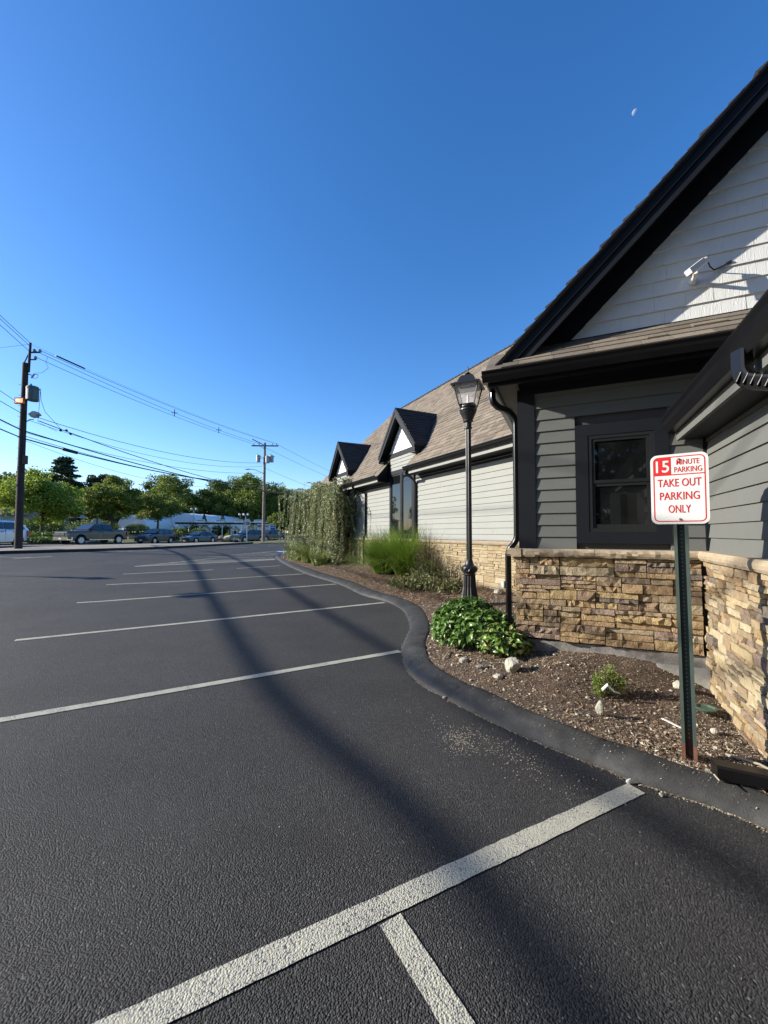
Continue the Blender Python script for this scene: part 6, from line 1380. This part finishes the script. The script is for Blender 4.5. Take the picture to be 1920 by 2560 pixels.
# greenhouse tunnel
M['film'] = mat('greenhouse_film', (.74, .74, .73), .5, noise=(.25, .12)); M['film_w'] = mat('white_film', (.75, .75, .74), .5)
def tunnel(name, label, A_, B_, r_, h, zb_, m, ribs=9):
    t = thing(name, (A_[0], A_[1], zb_), label, 'greenhouse'); A_, B_ = V3(*A_, 0), V3(*B_, 0); d = (B_-A_); L_ = np.linalg.norm(d); d /= L_; s_ = V3(d[1], -d[0], 0); n = 12; mb = MB()
    for i in range(ribs+1):
        p = A_+d*L_*i/ribs
        for k in range(n+1): a = math.pi*k/n; mb.v.append(tuple(p+s_*r_*math.cos(a)+ZV*(zb_+h*.38+h*.62*math.sin(a)) if True else p))
        mb.v.append(tuple(p-s_*r_+ZV*zb_)); mb.v.append(tuple(p+s_*r_+ZV*zb_))
    m_ = n+3
    for i in range(ribs):
        for k in range(n+1): mb.f.append((i*m_+k, i*m_+k+1, (i+1)*m_+k+1, (i+1)*m_+k))
        mb.f.append((i*m_+n+2, i*m_, (i+1)*m_, (i+1)*m_+n+2))
    mb.f.append(tuple(range(m_))); mb.f.append(tuple(ribs*m_+k for k in range(m_))[::-1]); obj('cover', mb, M[m], t, smooth=False)
    for i in range(0, ribs+1):
        mb = MB(); p = A_+d*L_*i/ribs; mb.tube([p+s_*(r_+.02)*math.cos(math.pi*k/n)+ZV*(zb_+h*.38+(h*.62+.02)*math.sin(math.pi*k/n)) for k in range(n+1)], .035, 4); obj('hoop', mb, M['film_w'], t)
    return t
tunnel('greenhouse_tunnel', 'long white film greenhouse tunnel behind the nursery', (-43.0, 85), (-37, 119), 4.2, 3.9, 1.85, 'film')
tunnel('greenhouse_tunnel', 'smaller white greenhouse partly hidden by the pale trees', (-50, 80), (-44, 101), 3.5, 3.2, 1.9, 'film_w')
# nursery canopy
t = thing('nursery_canopy', (-30, 72, 1.0), 'long flat dark nursery canopy on thin posts', 'canopy'); cz = 3.42
ca, cb_ = V3(-37.0, 73, 0), V3(-22.0, 75.5, 0); cd_ = (cb_-ca)/np.linalg.norm(cb_-ca); cn_ = V3(cd_[1], -cd_[0], 0); CL = np.linalg.norm(cb_-ca)
def NC(a, z, o): return ca+cd_*a+cn_*o+z*ZV
mb = MB(); mb.box(NC, -.3, CL+.3, cz-.28, cz, -2.4, 1.2); obj('roof', mb, M['plastic'], t)
mb = MB(); mb.box(NC, -.3, CL+.3, cz+.0, cz+.12, 1.1, 1.3); obj('fascia', mb, M['film'], t)
for k in range(9):
    mb = MB(); a = CL*k/8; mb.tube([NC(a, .6, 1.0), NC(a, cz-.2, 1.0)], .07, 6); mb.tube([NC(a, cz-1.0, 1.0), NC(a+.6, cz-.25, 1.0)], .045, 5); mb.tube([NC(a, cz-1.0, 1.0), NC(a-.6, cz-.25, 1.0)], .045, 5); obj('post', mb, M['film'], t)
for k, px in enumerate((509, 555, 599, 646)):
    a = np.dot(V3((px-960)/1010*74.3, 74.3, 0)-ca, cd_); mb = MB(); mb.box(NC, a-.75, a+.75, cz-.05, cz+.52, 1.32, 1.40); o = obj('banner', mb, M['film_w'], t); mb = MB(); mb.box(NC, a-.6, a+.6, cz+.28, cz+.38, 1.402, 1.41); obj('banner_stripe', mb, mat('blue_print', (.2, .25, .35), .7), o)
for k, (px, lab) in enumerate(((513, 'left cone tree above the canopy'), (557, 'second cone tree above the canopy'), (602, 'third cone tree above the canopy'), (647, 'rightmost cone tree above the canopy'))):
    p = NC(np.dot(V3((px-960)/1010*75, 75, 0)-ca, cd_), cz, -.6); c_ = thing('cone_tree', p, lab, 'tree', 'cone trees in a row above the canopy'); r_ = np.random.default_rng(k); hh = r_.random(900); ang = r_.random(900)*6.28; rad = .62*(1-hh)*(.6+.4*r_.random(900)); foliage('crown', np.stack([p[0]+rad*np.cos(ang), p[1]+rad*np.sin(ang), p[2]+hh*1.75], 1), .16, M['pine'], c_, kind='stuff')
    mb = MB(); mb.tube([p, p+ZV*1.6], .04, 5); obj('trunk', mb, M['bark'], c_)
# stock under the canopy: pale sheds
for k, a in enumerate((4.2, 9.4, 11.8)):
    t2 = thing('garden_shed', NC(a, .9, -1.2), ['pale shed under the left half of the canopy', 'pale shed behind the route sign', 'pale open shed near the right end of the canopy'][k], 'shed'); mb = MB(); mb.box(NC, a-.7, a+.7, .8, 2.2, -1.9, -.6); obj('wall', mb, M['film'], t2)
    mb = MB(); mb.extr([NC(a-.85, 2.15, -.5), NC(a+.85, 2.15, -.5), NC(a, 2.8, -.5)], -cn_*1.5); obj('roof', mb, M['film_w'], t2); mb = MB(); mb.box(NC, a-.35, a+.35, .85, 1.9, -.6, -.58); obj('door', mb, M['plastic'], t2)
for k, a in enumerate((1.2, 2.9, 6.2, 7.6, 13.2, 14.6)):  # shrubs added behind the canopy to darken the gap under it
    p = NC(a, 0, -3.4); bush_far('filler_shrub', ['dark shrub added to darken the left end of the canopy', 'dark shrub added to darken the gap beside the left canopy shed', 'dark shrub added to darken the middle of the canopy', 'dark shrub added to darken the gap left of the shed behind the route sign', 'dark shrub added to darken the gap right of the open shed', 'dark shrub added to darken the right end of the canopy'][k], p[0], p[1], 2.0, 2.7, 'oak', 2400, .2)
# nursery board
x, y = -20.3, 69.5; zt_ = 1.55+69.5*(.0376+(1294-1310)/1010); t = thing('nursery_sign', (x, y, .9), 'wide white MEDWAY board with a blue end panel behind the far pole', 'sign'); d = V3(-x, -y, 0)/math.hypot(x, y); s_ = V3(-d[1], d[0], 0); s_ = -s_ if s_[0] < 0 else s_
def NB_(a, z, o): return V3(x, y, 0)+s_*a+d*o+z*ZV
mb = MB(); mb.box(NB_, -1.5, 1.6, zt_-1.05, zt_, -.06, .06); bd_ = obj('board', mb, M['sign_white'], t); mb = MB(); mb.box(NB_, .75, 1.52, zt_-.95, zt_-.08, .06, .07); obj('blue_panel', mb, mat('navy_print', (.03, .05, .16), .6), bd_)
text('MEDWAY', -.4, zt_-.38, .44, 2.0, 'cable', bd_, F=NB_, off=.075, bold=.03); mb = MB(); mb.box(NB_, -1.2, .4, zt_-.86, zt_-.76, .06, .066); obj('print_line', mb, M['can'], bd_); mb = MB(); mb.box(NB_, .85, 1.42, zt_-.35, zt_-.25, .071, .075); mb.box(NB_, .85, 1.42, zt_-.65, zt_-.55, .071, .075); obj('print_line', mb, M['film_w'], bd_)
for k in (-1.3, 1.3): mb = MB(); mb.tube([NB_(k, .3, 0), NB_(k, zt_-.1, 0)], .06, 6); obj('post', mb, M['film_w'], t)
mb = MB(); mb.box(lambda a, z, o: V3(-22.7, 62.5, 0)+V3(a, o, z), -.55, .55, .2, 1.35, -.3, .3); tag(obj('white_planter', mb, M['film_w']), 'white picket planter box left of the dark four by four', 'planter')
rock((-23.9, 62.5, .75), (.95, .5, .42), 'rock', 'big pale landscape boulder left of the white planter', 21); rock((-25.6, 63.5, .8), (.6, .4, .4), 'rock_grey', 'smaller grey landscape boulder on the nursery lawn', 22)
for k, (px, y, py, lab) in enumerate(((484, 78, 1270, 'globe lamp post rising above the left part of the tunnel'), (604, 80, 1284, 'globe lamp above the third banner'), (614, 82, 1284, 'globe lamp post just right of the third cone tree'))):
    x = (px-960)/1010*y; zt_ = 1.55+y*(.0376+(1294-py)/1010); t = thing('globe_lamp', (x, y, 1), lab, 'street lamp', 'globe lamps at the nursery'); mb = MB(); mb.tube([(x, y, 1), (x, y, zt_-.3)], .06, 6); mb.tube([(x-.45, y, zt_-.45), (x+.45, y, zt_-.45)], .03, 5); obj('post', mb, M['can'], t)
    for dx in (-.45, .45): mb = MB(); mb.sphere((x+dx, y, zt_-.2), .24, 8); obj('globe', mb, M['white_metal'], t)
# houses at the left
def house(label, x, y, w_, dp, h, rh, wallm, roofm, yaw=0, z0=None):
    z_ = ground_z(x, y) if z0 is None else z0; t = thing('house', (x, y, z_), label, 'house'); ex = V3(math.cos(yaw), math.sin(yaw), 0); ey = V3(-math.sin(yaw), math.cos(yaw), 0)
    def F(a, z, o): return V3(x, y, z_)+ex*a+ey*o+ZV*z
    mb = MB(); mb.box(F, -w_/2, w_/2, -.5, h, -dp/2, dp/2); obj('wall', mb, wallm, t); mb = MB(); e = .4
    mb.add([F(-w_/2-e, h-.1, -dp/2-e), F(w_/2+e, h-.1, -dp/2-e), F(w_/2+e, h-.1, dp/2+e), F(-w_/2-e, h-.1, dp/2+e), F(-w_/2*.45, h+rh, 0), F(w_/2*.45, h+rh, 0)], [(0, 1, 5, 4), (1, 2, 5), (2, 3, 4, 5), (3, 0, 4), (0, 3, 2, 1)]); obj('roof', mb, roofm, t)
    for fl in range(int(h//2.7)):
        for k in range(3): a = -w_/2+w_*(k+.5)/3; mb = MB(); mb.box(F, a-.5, a+.5, .9+fl*2.8, 2.3+fl*2.8, -dp/2-.04, -dp/2+.02); f_ = obj('window', mb, M['white_metal'], t); mb = MB(); mb.box(F, a-.4, a+.4, 1.0+fl*2.8, 2.2+fl*2.8, -dp/2-.06, -dp/2-.041); obj('pane', mb, M['glass'], f_)
    return t
house('grey roofed tan house behind the round maple', -57.5, 66, 8.5, 7, 6.6, 2.0, mat('tan_clapboard', (.38, .33, .27), .8), mat('grey_shingles', (.28, .26, .24), .9), .25); house('pale blue gabled house glimpsed right of the maple', -48.5, 65.5, 2.6, 5, 4.2, 1.2, mat('blue_clapboard', (.42, .48, .58), .8), mat('slate_roof', (.2, .2, .2), .9), .3)
house('low white house at the left edge behind the white crossover', -50.5, 52, 5, 5, 2.0, .9, mat('white_clapboard', (.6, .58, .54), .8), mat('brown_roof', (.15, .11, .09), .9), .2)
# ------------------------------------------------------------------ moon: the sunlit part of its disc
D_ = 3000.; a_ = (1588-960)/1010; b_ = (1294-281)/1010; p_ = math.atan(38/1010)
mc = V3(a_, math.cos(p_)-b_*math.sin(p_), math.sin(p_)+b_*math.cos(p_)); mc = mc/np.linalg.norm(mc); ctr = mc*D_+V3(0, 0, CAMH); sx_ = np.cross(mc, ZV); sx_ /= np.linalg.norm(sx_); sy_ = np.cross(sx_, mc); r_ = D_*.0047
sv = -np.array(ldir[:], float); e1 = np.cross(sv, ZV); e1 /= np.linalg.norm(e1); e2 = np.cross(sv, e1); mb = MB(); n = 20; m_ = 7
for i in range(m_+1):
    th = math.pi/2*i/m_
    for k in range(n): mb.v.append(tuple(ctr+r_*(sv*math.cos(th)+(e1*math.cos(6.2832*k/n)+e2*math.sin(6.2832*k/n))*math.sin(th))))
for i in range(m_):
    for k in range(n): mb.f.append((i*n+k, (i+1)*n+k, (i+1)*n+(k+1) % n, i*n+(k+1) % n))
o = obj('moon', mb, M['moon'], smooth=True); tag(o, 'faint half moon in the blue sky above the roof', 'moon')
